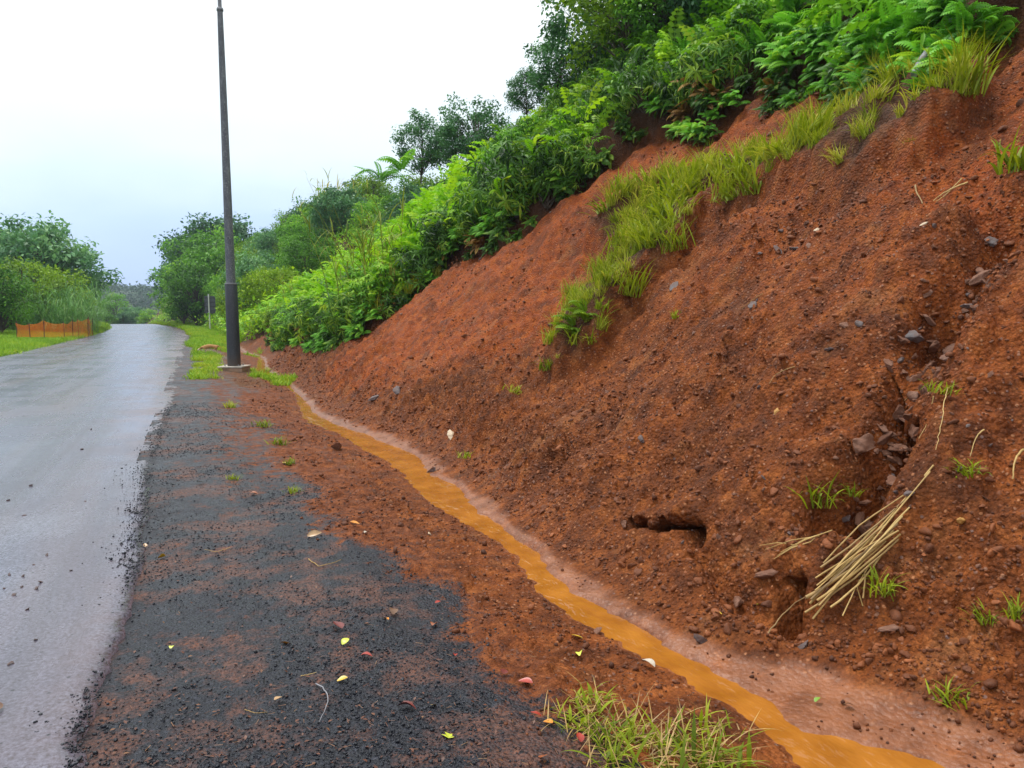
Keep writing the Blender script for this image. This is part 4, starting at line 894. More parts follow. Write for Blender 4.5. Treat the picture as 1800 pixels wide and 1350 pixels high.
def stone_mesh(i, m):
    V, Fc = R3[i % len(R3)]; V = V*(1 + .07*fbm(V[:, 0]*6 + V[:, 2]*4 + i, V[:, 1]*6 - V[:, 2]*3, 3, i+70))[:, None]
    return MB().add(V, Fc, tint=.5).mesh('stone', m, True)
SM = {k: [stone_mesh(i, M[k]) for i in range(8)] for k in ('stone', 'slate', 'ochre', 'cream')}
def stone(P, size, kind, label, group=None, flat=1.0, rot=None, seed=0, cat='stone', sink=.15, name='stone'):
    r = random.Random(seed); o = put(name, SM[kind][r.randrange(8)]); o.location = (P[0], P[1], P[2] + size*(.36*flat-sink))
    o.rotation_euler = rot or (r.uniform(-.4, .4), -.5 + r.uniform(-.4, .4), r.uniform(0, 6.28)); o.scale = (size, size*r.uniform(.75, 1.05), size*flat)
    return tag(o, label, cat, group)
ST = [ # px, py, radius in px, kind, flatness, label
    (1365, 725, 9, 'ochre', .9, 'small round ochre stone alone in the middle of the slope'),
    (1186, 502, 17, 'slate', .35, 'pale grey flat slab lying below the grass strip'),
    (1322, 538, 11, 'slate', .6, 'blue-grey stone below the cluster of flat grey stones'),
    (1128, 776, 11, 'slate', .9, 'dark blue-grey round stone above the dark slot'),
    (1484, 572, 13, 'stone', .6, 'pinkish flat stone next to a dark grey one'),
    (1512, 569, 12, 'slate', .7, 'dark grey stone touching the pinkish flat stone'),
    (1458, 613, 11, 'slate', .5, 'grey slate piece below the pinkish flat stone'),
    (1436, 407, 9, 'cream', .9, 'cream round stone under the right end of the grass strip'),
    (1627, 395, 10, 'cream', .7, 'cream stone with a grey stone beside it high on the right'),
    (1640, 400, 10, 'slate', .7, 'grey stone touching the cream stone high on the right'),
    (1336, 447, 8, 'slate', .7, 'small dark grey stone left of the flat grey cluster'),
    (1368, 441, 14, 'slate', .4, 'flat grey stone, leftmost of the cluster under the grass strip'),
    (1400, 438, 15, 'slate', .4, 'flat grey stone in the middle of the cluster under the grass strip'),
    (1425, 432, 11, 'stone', .4, 'flat brown stone at the right of the cluster under the grass strip'),
    (1372, 408, 9, 'slate', .6, 'small grey stone above the flat grey cluster'),
    (1293, 530, 10, 'slate', .5, 'grey stone peeping from soil left of the blue-grey one'),
    (796, 768, 15, 'cream', .6, 'pale upright slab with grass at its foot, left on the bank'),
    (1236, 1126, 16, 'slate', .75, 'black lump of bitumen by the stream in the lower right'),
    (1512, 788, 30, 'stone', .75, 'large wet brown boulder in the lower gully'),
    (1555, 775, 18, 'stone', .8, 'brown cobble right of the large wet boulder'),
    (1600, 868, 13, 'slate', .5, 'lilac grey stone beside the tip of the straw bundle'),
    (1690, 920, 11, 'ochre', .9, 'ochre stone right of the straw bundle'),
    (1645, 924, 8, 'slate', .6, 'small lilac stone between straw bundle and ochre stone'),
    (1487, 912, 14, 'slate', .5, 'dark grey stone above the short straw tuft'),
    (1390, 940, 10, 'slate', .6, 'grey stone at the upper end of the short straw tuft'),
    (1412, 1136, 14, 'slate', .7, 'dark stone in the wet outflow below the straw bundle'),
    (1300, 1060, 17, 'stone', .9, 'brown lump at the foot of the slump'),
    (1095, 925, 17, 'stone', .6, 'brown block under the left end of the dark slot'),
    (755, 938, 4, 'cream', .8, 'tiny white pebble on the shoulder beside the stream'),
    (1345, 1015, 20, 'stone', .9, 'brown rounded lump in the slump below the slot'),
    (1560, 1110, 17, 'stone', .8, 'brown stone under the lower end of the straw bundle'),
    (590, 790, 16, 'stone', .35, 'flat brown slab on the muddy shoulder near the stream bend'),
    (760, 828, 13, 'slate', .6, 'dark pointed stone at the edge of the silt'),
    (660, 700, 15, 'slate', .5, 'dark slab in the rocky patch above the far bend of the stream'),
    (700, 690, 13, 'slate', .5, 'grey slab in the rocky patch, right of the dark one'),
    (720, 688, 10, 'stone', .5, 'brown slab at the right of the rocky patch'),
    (1700, 498, 15, 'stone', .6, 'brown stone at the head of the cobble gully'),
    (1740, 425, 13, 'slate', .6, 'wet grey stone high in the gully at the right'),
    (1120, 1135, 13, 'slate', .4, 'flat blue-grey piece of bitumen beside the stream'),
    (1050, 1112, 14, 'stone', .45, 'flat brown stone on the left bank of the stream'),
]
P = land([a[0] for a in ST], [a[1] for a in ST])
for i, (a, p) in enumerate(zip(ST, P)):
    k = np.linalg.norm(p - CAMP); stone(p, a[2]*k/F_PX, a[3], a[5], None, a[4], seed=i+5)
# cobbles washed clean in the gully
r = np.random.default_rng(320); gx = np.array(GULLY); cl = np.r_[0, np.cumsum(np.linalg.norm(np.diff(gx, axis=0), axis=1))]
n = 190; l = r.uniform(.06, .98, n)*cl[-1]; wdt = np.interp(l/cl[-1], [0, .30, .40, .64, .72, .85, 1], [.05, .12, .26, .24, .08, .14, .14])
tp = np.interp(l, cl, gx[:, 0]) + r.normal(0, 1, n)*wdt*.5; s = np.interp(l, cl, gx[:, 1]) + r.normal(0, 1, n)*wdt*.5; z = ground(tp, s)[0]
for i in range(n):
    sz = min(.095, max(.016, r.lognormal(-3.3, .48)))
    stone((tp[i], s[i], z[i] - .10*sz), sz, 'stone' if r.uniform() < .9 else 'slate', 'wet brown cobble washed clean in the gully on the right', 'cobbles in the gully', r.uniform(.6, .9), seed=400+i, name='cobble')
# stones strewn over the slip
n = 900; r = np.random.default_rng(330); px = r.uniform(480, 1800, n); py = r.uniform(330, 1230, n); P = land(px, py); tp = P[:, 0] - curve(P[:, 1])
z, mk = ground(tp, P[:, 1]); ok = (mk['u'] > .05) & (mk['veg'] < .1) & (mk['isl'] < .1) & (P[:, 1] < 17); P = P[ok][:190]
for i, p in enumerate(P):
    k = np.linalg.norm(p - CAMP); stone(p, min(.05, r.lognormal(-4.15, .45)*(.55 + .07*k)), 'stone' if r.uniform() < .82 else 'slate', 'small stone strewn over the red soil of the slip', 'stones strewn over the slip', r.uniform(.45, .9), seed=600+i)
# pebbles on the road
PB = [(40,1014),(64,1036),(16,1012),(8,1035),(47,1072),(72,1024),(60,993),(83,977),(25,1047),(38,1033),(63,1125),(18,1167),(150,882),(15,880),(43,907),(160,755),(145,790),(55,854),(125,1003)]
P = at_z(np.array([a[0] for a in PB], float), np.array([a[1] for a in PB], float), .036)
for i, p in enumerate(P): stone(p, .009 + .006*(i % 3)/2 + .0012*p[1], 'slate', 'dark pebble lying on the wet road', 'pebbles on the wet road', .7, seed=900+i, name='pebble', cat='pebble')

# ------------------------------------------------------------------ grass
GT_ = []
for i in range(5):
    mb = MB(); blade_tuft(mb, 75, .50, .0065, 500+i, .07, .35, 1.0, 5, (.62, .22)); GT_.append(mb.mesh('grass_tuft', M['grass']))
GW = []
for i in range(3):
    mb = MB(); blade_tuft(mb, 40, .50, .014, 520+i, .08, .45, 1.4, 6, (.55, .22)); GW.append(mb.mesh('broad_grass_tuft', M['grass']))
GL = []
for i in range(3):
    mb = MB(); blade_tuft(mb, 45, .16, .006, 540+i, .05, .6, 1.1, 4, (.5, .25)); GL.append(mb.mesh('small_grass_tuft', M['grass']))
n = 2600; r = np.random.default_rng(340); lo = np.array(ISL); s = r.uniform(lo[:, 1].min(), lo[:, 1].max(), n); tp = r.uniform(lo[:, 0].min(), lo[:, 0].max(), n); d = sdf(tp, s, ISL)
P = np.stack([tp, s, ground(tp, s)[0]], -1); x, y, dd = proj(P)
pr = np.where(x > 1450, .5, 1.0)*np.where((x > 1440) & (y < 235), .35, 1); ok = (d < -.02) & (r.uniform(0, 1, n) < pr); P = P[ok]; P = P[fbm(P[:, 0]*1.6, P[:, 1]*1.6, 3, 346) > -.22]; q = thin(P, .155)[:240]
for i, p in enumerate(P[q]):
    x, y, dd = proj(p); ms = GT_ if r.uniform() < .62 else (GW if r.uniform() < .7 else GL); k = r.uniform(.45, 1.0)*(1.0 if x < 1450 else .75)
    if x < 1090 and y > 500: k *= .75
    o = put('grass_tuft', ms[r.integers(0, len(ms))]); o.location = p - np.array([0, 0, .02]); o.rotation_euler = (0, -.35*r.uniform(.3, 1.3), r.uniform(0, 6.28)); o.scale = (k, k, k*r.uniform(.85, 1.2))
    tag(o, 'yellow-green grass tuft on the turf strip left standing across the slip', 'grass tuft', 'grass tufts on the turf strip')
# single tufts
TU = [(405, 716, .20, GL, 'small yellowish grass tuft on the shoulder nearest the pole'), (460, 750, .17, GL, 'small grass tuft second in the row along the muddy shoulder'),
      (492, 782, .17, GL, 'bright green grass tuft third in the row along the muddy shoulder'), (508, 815, .12, GL, 'flattened yellow-green tuft on the muddy shoulder'),
      (516, 865, .10, GL, 'single green seedling on the muddy shoulder left of the stream bend'), (412, 842, .09, GL, 'tiny seedling at the edge of the gravel patch'),
      (1700, 835, .15, GW, 'dark green tuft with a pale stalk high at the right edge'), (1440, 890, .26, GW, 'broad-leaved green grass hanging into the lower gully'),
      (1490, 870, .13, GL, 'small fine tuft just right of the broad-leaved gully grass'), (1735, 1090, .12, GW, 'green grass tuft at the right edge below the straw bundle'), (1790, 1085, .13, GW, 'grass tuft cut by the right edge of the photo'),
      (1550, 1040, .18, GW, 'green leafy sprig behind the straw bundle'), (1188, 560, .16, GW, 'green blade tuft lying alone below the grey slab'), (905, 690, .16, GL, 'thin grass tuft at the left foot of the slump'),
      (1785, 300, .40, GW, 'leafy yellow-green grass at the right edge high on the slope'), (1690, 165, .62, GT_, 'tall yellow grass tuft on the dark turf near the top right'), (1655, 690, .12, GL, 'small yellowish sprig right of the gully pool'),
      (820, 805, .14, GL, 'thin grass beside the pale upright slab'), (965, 650, .25, GW, 'yellow-green low tuft at the lowest tip of the turf strip'), (1105, 520, .50, GT_, 'dense upright grass tuft at the bend of the turf strip'),
      (1188, 440, .55, GT_, 'tall grass hanging over the lower edge of the turf strip'), (1190, 350, .60, GW, 'tall bright grass tuft standing highest on the turf strip'), (1325, 340, .42, GW, 'bright yellow-green leafy tuft in the middle of the turf strip'),
      (1680, 1230, .12, GL, 'wispy dry tuft above the silt bar'), (470, 655, .30, GL, 'low dark tuft against the concrete footing of the pole')]
P = land([a[0] for a in TU], [a[1] for a in TU]); r = np.random.default_rng(345)
for i, (a, p) in enumerate(zip(TU, P)):
    ms = a[3]; base = .16 if ms is GL else .5; k = a[2]/base
    o = put('grass_tuft', ms[i % len(ms)]); o.location = p - np.array([0, 0, .01]); o.rotation_euler = (0, -.2 if p[0] > 2.4 else 0, r.uniform(0, 6.28)); o.scale = (k, k, k); tag(o, a[4], 'grass tuft')
EG = [(640 + 130*i/17., 560 - 78*i/17.) for i in range(18)]
P = land([a[0] for a in EG], [a[1] for a in EG])
for i, p in enumerate(P):
    k = r.uniform(.6, 1.0); o = put('grass_tuft', (GT_ + GW)[i % 8]); o.location = p + np.array([r.normal(0, .1), r.normal(0, .12), -.03]); o.rotation_euler = (0, -.3, r.uniform(0, 6.28)); o.scale = (k, k, k)
    tag(o, 'yellow-green grass tuft at the foot of the shrubs where the slip ends', 'grass tuft', 'grass tufts along the far end of the slip')
WF = fern_mesh('wide_fern', M['olive'], 10, .62, 90, 1.0, .3)
P = land([1030, 1010], [560, 585])
for i, (p, lb) in enumerate(zip(P, ['olive fern with long fronds arching left from the lower turf strip', 'second olive fern lower on the turf strip, its fronds lying flat'])):
    o = put('fern_clump', WF); o.scale = (.55, .55, .5); o.location = p - np.array([0, 0, .03]); o.rotation_euler = (0, -.2, .3 - .5*i); tag(o, lb, 'fern')
# the clump at the lower edge of the photo
FG = [(1020, 1275, .16), (1060, 1300, .18), (1110, 1300, .18), (1160, 1320, .20), (1210, 1330, .22), (1270, 1350, .20), (1090, 1345, .20), (1180, 1375, .22), (1040, 1235, .13), (1240, 1290, .17)]
P = land([a[0] for a in FG], [a[1] for a in FG]); root = empty('grass_clump', P[3]); tag(root, 'fresh green grass clump with matted straw at the lower edge of the photo', 'grass clump')
ms = MB()
for i, (a, p) in enumerate(zip(FG, P)):
    o_ = p - P[3]; mb = MB(); blade_tuft(mb, 13, a[2]*.85, .0075, 700+i, .045, .6, 1.1, 6, (.28, .2), origin=o_); blade_tuft(mb, 40, a[2]*.65, .0028, 720+i, .06, 1.0, .9, 5, (.40, .25), origin=o_)
    blade_tuft(ms, 34, a[2]*1.0, .0022, 740+i, .07, 1.25, .5, 4, (.6, .25), origin=o_ + np.array([0, 0, .01])); mb.build('tuft', M['grass'], root)
ms.build('dry_thatch', M['straw'], root)

# verges: grass nobody could count
VB = []
for i in range(4):
    mb = MB(); blade_tuft(mb, 22, .22, .010, 560+i, .10, .5, 1.0, 3, (.5, .2)); VB.append((np.concatenate(mb.v), np.concatenate(mb.f), np.concatenate(mb.t)-.5))
def verge(name, P, sc, seed, m, label, tint=.5):
    r = np.random.default_rng(seed); mb = MB(); k = r.integers(0, 4, len(P))
    cl = fbm(P[:, 0]*.9, P[:, 1]*.6, 3, seed)
    for i in range(4):
        q = k == i
        if q.any(): scatter(mb, VB[i][0], VB[i][1], P[q], rotz(r.uniform(0, 6.28, q.sum())), sc[q]*r.uniform(.6, 1.3, q.sum()), np.clip(r.normal(tint, .1, q.sum()) + .35*cl[q], 0, 1), VB[i][2])
    return tag(mb.build(name, m), kind='stuff', label=label, cat='grass')
PATCH = [[(338,612),(352,600),(372,600),(385,628),(386,668),(335,670),(345,640)], [(428,590),(452,598),(470,612),(455,622),(432,618)], [(350,592),(400,598),(405,610),(370,604)], [(440,646),(470,648),(520,665),(490,670),(440,660)]]
r = np.random.default_rng(350); n = 60000; s = np.geomspace(15, 112, n)*r.uniform(.98, 1.02, n); tp = r.uniform(-.35, 2.4, n); P = np.stack([tp + curve(s), s, np.zeros(n)], -1); x, y, dd = proj(P)
ok = (s > 33 + 2.5*np.sin(tp*3)) & (tp > -.15 + .25*fbm(s*.4, s*0, 2, 351)) & (r.uniform(0, 1, n) < .75*sstep(30, 48, s)) & ((tp < 1.2) | (s > 42))
for pl_ in PATCH: ok |= (sdf(x, y, pl_) < 1) & (s < 32) & (r.uniform(0, 1, n) < .20*sstep(-.35, .35, fbm(tp*2.2, s*1.2, 3, 355)))
tp, s = tp[ok], s[ok]; P = np.stack([tp + curve(s), s, ground(tp, s)[0] - .02], -1)
verge('grass', P, np.where(s < 31, .75, .6 + .010*s), 352, M['verge'], 'yellow-green verge grass between road and bank, around the pole and beyond', .55)
n = 60000; s = np.geomspace(18, 120, n)*r.uniform(.98, 1.02, n); d = np.abs(r.normal(0, 4.0, n)); tp = ROAD_L - .05 - d; ok = d < 9; tp, s = tp[ok], s[ok]
P = np.stack([tp + curve(s), s, left_z(tp, s) - .02], -1)
verge('grass', P, (.8 + .012*s)*(1 + .10*np.clip(ROAD_L - tp, 0, 5)), 353, M['verge'], 'bright green grass of the left verge behind the orange fence', .52)

# cane grass
CANE_B = [cane_mesh('cane', M['bluecane'], 26, 2.6, 800+i, 1.0, .6) for i in range(3)]; CANE_Y = [cane_mesh('cane', M['cane'], 22, 2.4, 810+i, .9, .4) for i in range(3)]
r = np.random.default_rng(360)
cpx = at_z(r.uniform(-30, 182, 46), 582 + 9*r.uniform(0, 1, 46), 0.)
for i in range(46):
    s = cpx[i, 1]; tp = min(cpx[i, 0] - float(curve(s)), ROAD_L - 1.2); o = put('cane_clump', CANE_B[i % 3]); o.location = (tp + curve(s), s, float(left_z(np.array(tp), np.array(s))) - .1); k = r.uniform(.7, 1.25)*(1.0 if cpx[i, 0] < -28 else .8); o.scale = (k*1.35, k*1.35, k*1.35); o.rotation_euler = (0, 0, r.uniform(0, 6.28))
    tag(o, 'blue-green clump of tall cane grass behind the orange fence', 'cane grass', 'cane grass on the left verge')
CN = [(655, 556, 2.3, CANE_Y[0], 'big yellowing cane clump with arching leaves at the left end of the slip'), (592, 425, 4.2, CANE_Y[1], 'tall dry cane clump standing above the shrubs left of the lime ferns'), (545, 452, 2.2, CANE_Y[2], 'short dry cane clump lower left of the tall one'),
      (690, 540, 1.0, CANE_Y[2], 'small cane clump leaning over the bank right of the big yellowing one'), (735, 325, 1.6, CANE_Y[1], 'reddish dry cane on the skyline under the thin bush'), (480, 545, 1.6, CANE_Y[0], 'cane clump right behind the pole beside the ditch'), (445, 560, 1.5, CANE_Y[1], 'pale cane clump touching the right side of the pole'), (515, 560, 1.3, CANE_Y[2], 'low cane clump above the upper end of the ditch')]
a_ = np.array([(c[0], c[1]) for c in CN], float); P = on_hill(a_[:, 0], a_[:, 1])
for c, p in zip(CN, P):
    k = c[2]/2.4; o = put('cane_clump', c[3]); o.location = (p[0], p[1], float(gz(p[0], p[1])[0]) - .1); o.scale = (k, k, k); tag(o, c[4], 'cane grass')
# ------------------------------------------------------------------ pole, sign, fence, dog
def sleeve_material():
    m, t, b, o = mat('black_pole_sleeve'); tc_ = nd(t, 'ShaderNodeTexCoord').outputs['Object']; sp = nd(t, 'ShaderNodeSeparateXYZ', i_0=tc_)
    c = ramp(t, noise(t, 5, 5, .7, obj_co(t, (1, 1, .3))), [(.3, (.020, .022, .030)), (.55, (.036, .038, .048)), (.75, (.070, .072, .085))])
    c = mix(t, mth(t, 'MULTIPLY', ramp(t, noise(t, 40, 3, .7, tc_), [(.60, g3(0)), (.68, g3(1))]), .35), c, (.20, .20, .20))
    mud = ramp(t, mth(t, 'ADD', sp.outputs[2], mth(t, 'MULTIPLY', mth(t, 'SUBTRACT', noise(t, 9, 4, .7, tc_), .5), .7)), [(.12, g3(1)), (.50, g3(0))])
    c = mix(t, mth(t, 'MULTIPLY', mud, .7), c, (.085, .050, .032)); setb(t, b, col=c, rough=.55); bump(t, b, noise(t, 30, 4, .6, tc_), .2, .004); return m
M['polebase'] = sleeve_material()
def pole_material():
    m, t, b, o = mat('weathered_pole'); co = obj_co(t, (1, 1, .35))
    c = ramp(t, noise(t, 9, 5, .7, co), [(.3, (.060, .064, .080)), (.55, (.120, .125, .145)), (.75, (.24, .25, .26))])
    sp = ramp(t, noise(t, 34, 4, .7, obj_co(t)), [(.56, g3(0)), (.66, g3(1))]); c = mix(t, mth(t, 'MULTIPLY', sp, .7), c, (.42, .44, .42))
    setb(t, b, col=c, rough=.7); bump(t, b, noise(t, 60, 3, .6, co), .3, .004); return m
M['pole'] = pole_material(); M['concrete'] = simple('muddy_concrete', (.30, .19, .13), .8, .35, 7, .3); M['conctop'] = simple('pale_concrete', (.45, .40, .34), .8, .25, 9, .3)
M['galv'] = simple('dull_metal', (.20, .20, .22), .45, .2, 10)
bp = at_z(np.array(412.), np.array(648.), .02); pole = empty('utility_pole', (bp[0], bp[1], float(gz(bp[0], bp[1])[0])))
tag(pole, 'tall tapering grey pole with a black lower sleeve on a concrete footing beside the road', 'pole'); pole.rotation_euler = (0, R(-.35), -YAW)
def lathe(prof, sides=28, name='x', m=None, parent=None, smooth=True):
    a = np.arange(sides)*2*pi/sides; n = len(prof); V = np.concatenate([np.stack([p[0]*np.cos(a), p[0]*np.sin(a), np.full(sides, p[1])], -1) for p in prof])
    i = np.arange(n*sides).reshape(n, sides); j = np.roll(i, -1, 1); return MB().add(V, np.stack([i[:-1], j[:-1], j[1:], i[1:]], -1).reshape(-1, 4)).build(name, m, parent, smooth)
def box(mb, c, h, rz=0.0, bev=.012, mi=0, tint=.5):
    bm = bmesh.new(); bmesh.ops.create_cube(bm, size=1.0); bmesh.ops.scale(bm, vec=(2*h[0], 2*h[1], 2*h[2]), verts=bm.verts)
    if bev: bmesh.ops.bevel(bm, geom=bm.edges[:], offset=bev, segments=2, affect='EDGES', profile=.5)
    bm.verts.index_update(); V = np.array([v.co[:] for v in bm.verts])
    V = V @ rotz(rz).T + np.array(c)
    for f in bm.faces: mb.add(V[[v.index for v in f.verts]], [list(range(len(f.verts)))], tint, mi)
    bm.free(); return mb
lathe([(0, -.2), (.178, -.2), (.178, .17), (.177, .40), (.170, 1.3), (.160, 2.38), (.152, 2.40), (0, 2.40)], name='sleeve', m=M['polebase'], parent=pole)
lathe([(.158, 2.372), (.166, 2.374), (.166, 2.41), (.128, 2.416), (.126, 2.405)], name='sleeve_rim', m=M['galv'], parent=pole)
lathe([(.124, 2.38), (.118, 3.6), (.100, 6.0), (.082, 8.4), (.071, 9.55), (.071, 9.60)], name='shaft', m=M['pole'], parent=pole)
lathe([(.060, 9.56), (.088, 9.57), (.088, 9.62), (.076, 9.65), (.052, 9.66)], name='collar', m=M['galv'], parent=pole)
lathe([(.051, 9.5), (.048, 10.6), (.043, 12.2), (.036, 12.25), (0, 12.26)], name='top_tube', m=M['galv'], parent=pole)
mb = MB(); box(mb, (0, 0, -.05), (.33, .33, .155), 0, .02); box(mb, (0, 0, .125), (.345, .345, .022), 0, .012, 1); mb.build('footing', [M['concrete'], M['conctop']], pole)
mb = MB()
for a in range(4): tube(mb, [(.26*cos(a*pi/2+.78), .26*sin(a*pi/2+.78), .14), (.26*cos(a*pi/2+.78), .26*sin(a*pi/2+.78), .19)], .016, 6)
mb.build('anchor_bolts', M['galv'], pole)

# chevron board seen from behind
M['signback'] = simple('grey_sign_back', (.075, .078, .095), .55, .2, 5); M['white'] = simple('white_paint', (.70, .70, .66), .55, .08, 6); M['batten'] = simple('dark_batten', (.045, .045, .055), .6, .2, 5)
p = at_z(np.array(370.), np.array(581.), 0.); sg = empty('road_sign', (p[0], p[1], 0), -YAW + R(8)); k = np.linalg.norm(p-CAMP)/F_PX
tag(sg, 'road sign seen from behind, dark board on a thin white post, by the bend', 'road sign')
mb = MB(); tube(mb, [(-.02, 0, -.3), (-.06, 0, 59*k)], .055, 8); mb.build('post', M['white'], sg, True)
mb = MB(); box(mb, (.02, .09, 42*k), (8.5*k, .02, 14*k), 0, .006); mb.build('sign_board', M['signback'], sg)
mb = MB()
for zz in (32, 39, 46, 53): box(mb, (.02, .058, zz*k), (8.2*k, .012, .05), 0, .004)
mb.build('brackets', M['batten'], sg)
# far marker post and the pale box in the left growth
p = at_z(np.array(270.), np.array(560.), 0.); mk_ = empty('marker_post', (p[0], p[1], float(crest(p[1])) - .3), .2); tag(mk_, 'small white marker post at the far end of the right verge', 'marker post')
mb = MB(); box(mb, (0, 0, .75), (.14, .05, .75), 0, .02); mb.build('post', M['white'], mk_); mb = MB(); box(mb, (0, -.006, 1.25), (.143, .05, .10), 0, .01); mb.build('reflector', M['batten'], mk_)
p = at_k(166., 548., 66.); cb_ = empty('utility_box', (p[0], p[1], p[2] - .75), .3); tag(cb_, 'pale grey box half hidden in the green growth left of the road', 'utility box')
mb = MB(); box(mb, (0, 0, .62), (.27, .20, .62), 0, .03); mb.build('cabinet', simple('pale_box_paint', (.50, .56, .58), .5, .1, 4), cb_); mb = MB(); box(mb, (0, 0, 1.26), (.30, .23, .03), 0, .012); mb.build('lid', M['galv'], cb_)

# orange barrier netting on steel pickets
def net_material():
    m, t, b, o = mat('orange_netting'); setb(t, b, col=(.90, .20, .02), rough=.5)
    tr = nd(t, 'ShaderNodeBsdfTranslucent', i_Color=(.95, .25, .02, 1)); mx = nd(t, 'ShaderNodeMixShader', i_0=.4, i_1=b.outputs[0], i_2=tr.outputs[0]); t.links.new(mx.outputs[0], o.inputs[0]); return m
M['net'] = net_material(); M['picket'] = simple('rusty_picket', (.10, .045, .030), .7, .35, 12)
FP = [(30, 601), (54, 602), (78, 601), (114, 599), (128, 597), (139, 595.5), (155, 593.5), (158, 592.0), (163, 590.5)]
fpos = at_z(np.array([a[0] for a in FP], float), np.array([a[1] for a in FP], float), 0.0); fr = empty('barrier_fence', fpos[3]); tag(fr, 'sagging orange mesh barrier fence on thin steel pickets along the left road edge', 'fence')
rel = fpos - fpos[3]
tops = [1.0, .92, 1.12, .95, 1.05, 1.08, 1.12, 1.18, 1.05]
for i, q in enumerate(rel):
    mb = MB(); tube(mb, [(q[0], q[1], -.3), (q[0] + .03*(-1)**i, q[1], tops[i] + .10)], .022, 6); mb.build('picket', M['picket'], fr)
mb = MB(); r = np.random.default_rng(900)
seg = np.linalg.norm(np.diff(rel[:, :2], axis=0), axis=1); cl = np.r_[0, np.cumsum(seg)]; L = cl[-1]; NU = int(L/.055); NV = 19
uu = np.linspace(0, L, NU); bx = np.interp(uu, cl, rel[:, 0]); by = np.interp(uu, cl, rel[:, 1]); sag = .10*np.abs(np.sin(np.interp(uu, cl, np.arange(len(cl)))*pi)) + .05*vnoise(uu*1.3, uu*0, 901)
top = np.interp(uu, cl, np.array(tops)) - sag; bot = .06 + .05*vnoise(uu*.9, uu*0, 902) + .22*np.interp(uu, [0, cl[2], cl[3], L], [1, .9, .2, 0])
vv = np.linspace(0, 1, NV); wav = .04*fbm(uu[:, None]*1.1 + vv*0, vv[None]*2.0 + uu[:, None]*0, 2, 903)
gx_ = bx[:, None] + wav; gy_ = by[:, None] + wav*.6; gz_ = bot[:, None] + (top-bot)[:, None]*vv[None]
dirx = np.gradient(bx); diry = np.gradient(by); dn = np.hypot(dirx, diry) + 1e-9; hw = .0068
for j in range(NV):        # strands along
    A = np.stack([gx_[:, j], gy_[:, j], gz_[:, j] - hw], -1); B = np.stack([gx_[:, j], gy_[:, j], gz_[:, j] + hw*(1.8 if j in (0, NV-1) else 1)], -1)
    mb.add(np.stack([A, B], 1).reshape(-1, 3), grid_faces(NU, 2))
for sg_ in (-1,):         # strands up
    ox = (dirx/dn*hw)[:, None]; oy = (diry/dn*hw)[:, None]
    A = np.stack([gx_-ox, gy_-oy, gz_], -1); B = np.stack([gx_+ox, gy_+oy, gz_], -1)
    V = np.stack([A, B], 2).reshape(NU, -1, 3); q = np.arange(NV-1)*2; Fb = np.stack([q, q+1, q+3, q+2], -1)
    mb.add(V.reshape(-1, 3), (Fb[None] + (np.arange(NU)*2*NV)[:, None, None]).reshape(-1, 4))
mb.build('netting', M['net'], fr)

# dog nosing in the grass
def skin_mesh(name, nodes, edges, m, sub=2):
    me = bpy.data.meshes.new(name); me.from_pydata([n_[0] for n_ in nodes], edges, []); o = bpy.data.objects.new(name, me); COL.objects.link(o)
    sk = o.modifiers.new('skin', 'SKIN'); sb = o.modifiers.new('sub', 'SUBSURF'); sb.levels = sub; sb.render_levels = sub
    for v, n_ in zip(me.skin_vertices[0].data, nodes): v.radius = n_[1] if isinstance(n_[1], tuple) else (n_[1], n_[1])
    me.skin_vertices[0].data[0].use_root = True
    dg_ = bpy.context.evaluated_depsgraph_get(); ev = o.evaluated_get(dg_); out_ = bpy.data.meshes.new_from_object(ev); bpy.data.objects.remove(o)
    out_.materials.clear(); out_.materials.append(m); out_.polygons.foreach_set('use_smooth', np.ones(len(out_.polygons), bool)); return out_
def dog_material():
    m, t, b, o = mat('tan_dog_coat'); co = nd(t, 'ShaderNodeTexCoord').outputs['Object']; sp = nd(t, 'ShaderNodeSeparateXYZ', i_0=co)
    c = ramp(t, noise(t, 18, 4, .6, co), [(.3, (.34, .15, .045)), (.7, (.52, .27, .10))])
    low = ramp(t, mth(t, 'ADD', sp.outputs[2], mth(t, 'MULTIPLY', mth(t, 'SUBTRACT', noise(t, 8, 2, .5, co), .5), .10)), [(.12, g3(1)), (.20, g3(0))])
    c = mix(t, mth(t, 'MULTIPLY', low, .8), c, (.62, .52, .38)); muz = ramp(t, sp.outputs[0], [(.0, g3(0)), (.30, g3(0)), (.36, g3(1))]); c = mix(t, mth(t, 'MULTIPLY', muz, .85), c, (.70, .62, .52))
    setb(t, b, col=c, rough=.8); bump(t, b, noise(t, 140, 3, .6, co), .4, .004); return m
dn_ = [((-.20, 0, .275), (.062, .070)), ((-.08, 0, .278), (.060, .062)), ((.06, 0, .270), (.070, .078)), ((.15, 0, .262), (.060, .066)),   # 0-3 trunk
       ((.22, 0, .248), .042), ((.285, 0, .215), (.044, .046)), ((.33, 0, .180), .028), ((.385, 0, .145), .019),                         # 4-7 neck, head, muzzle
       ((-.26, 0, .285), .022), ((-.33, 0, .240), .014), ((-.37, 0, .175), .009)]                                                        # 8-10 tail
de = [(0, 1), (1, 2), (2, 3), (3, 4), (4, 5), (5, 6), (6, 7), (0, 8), (8, 9), (9, 10)]
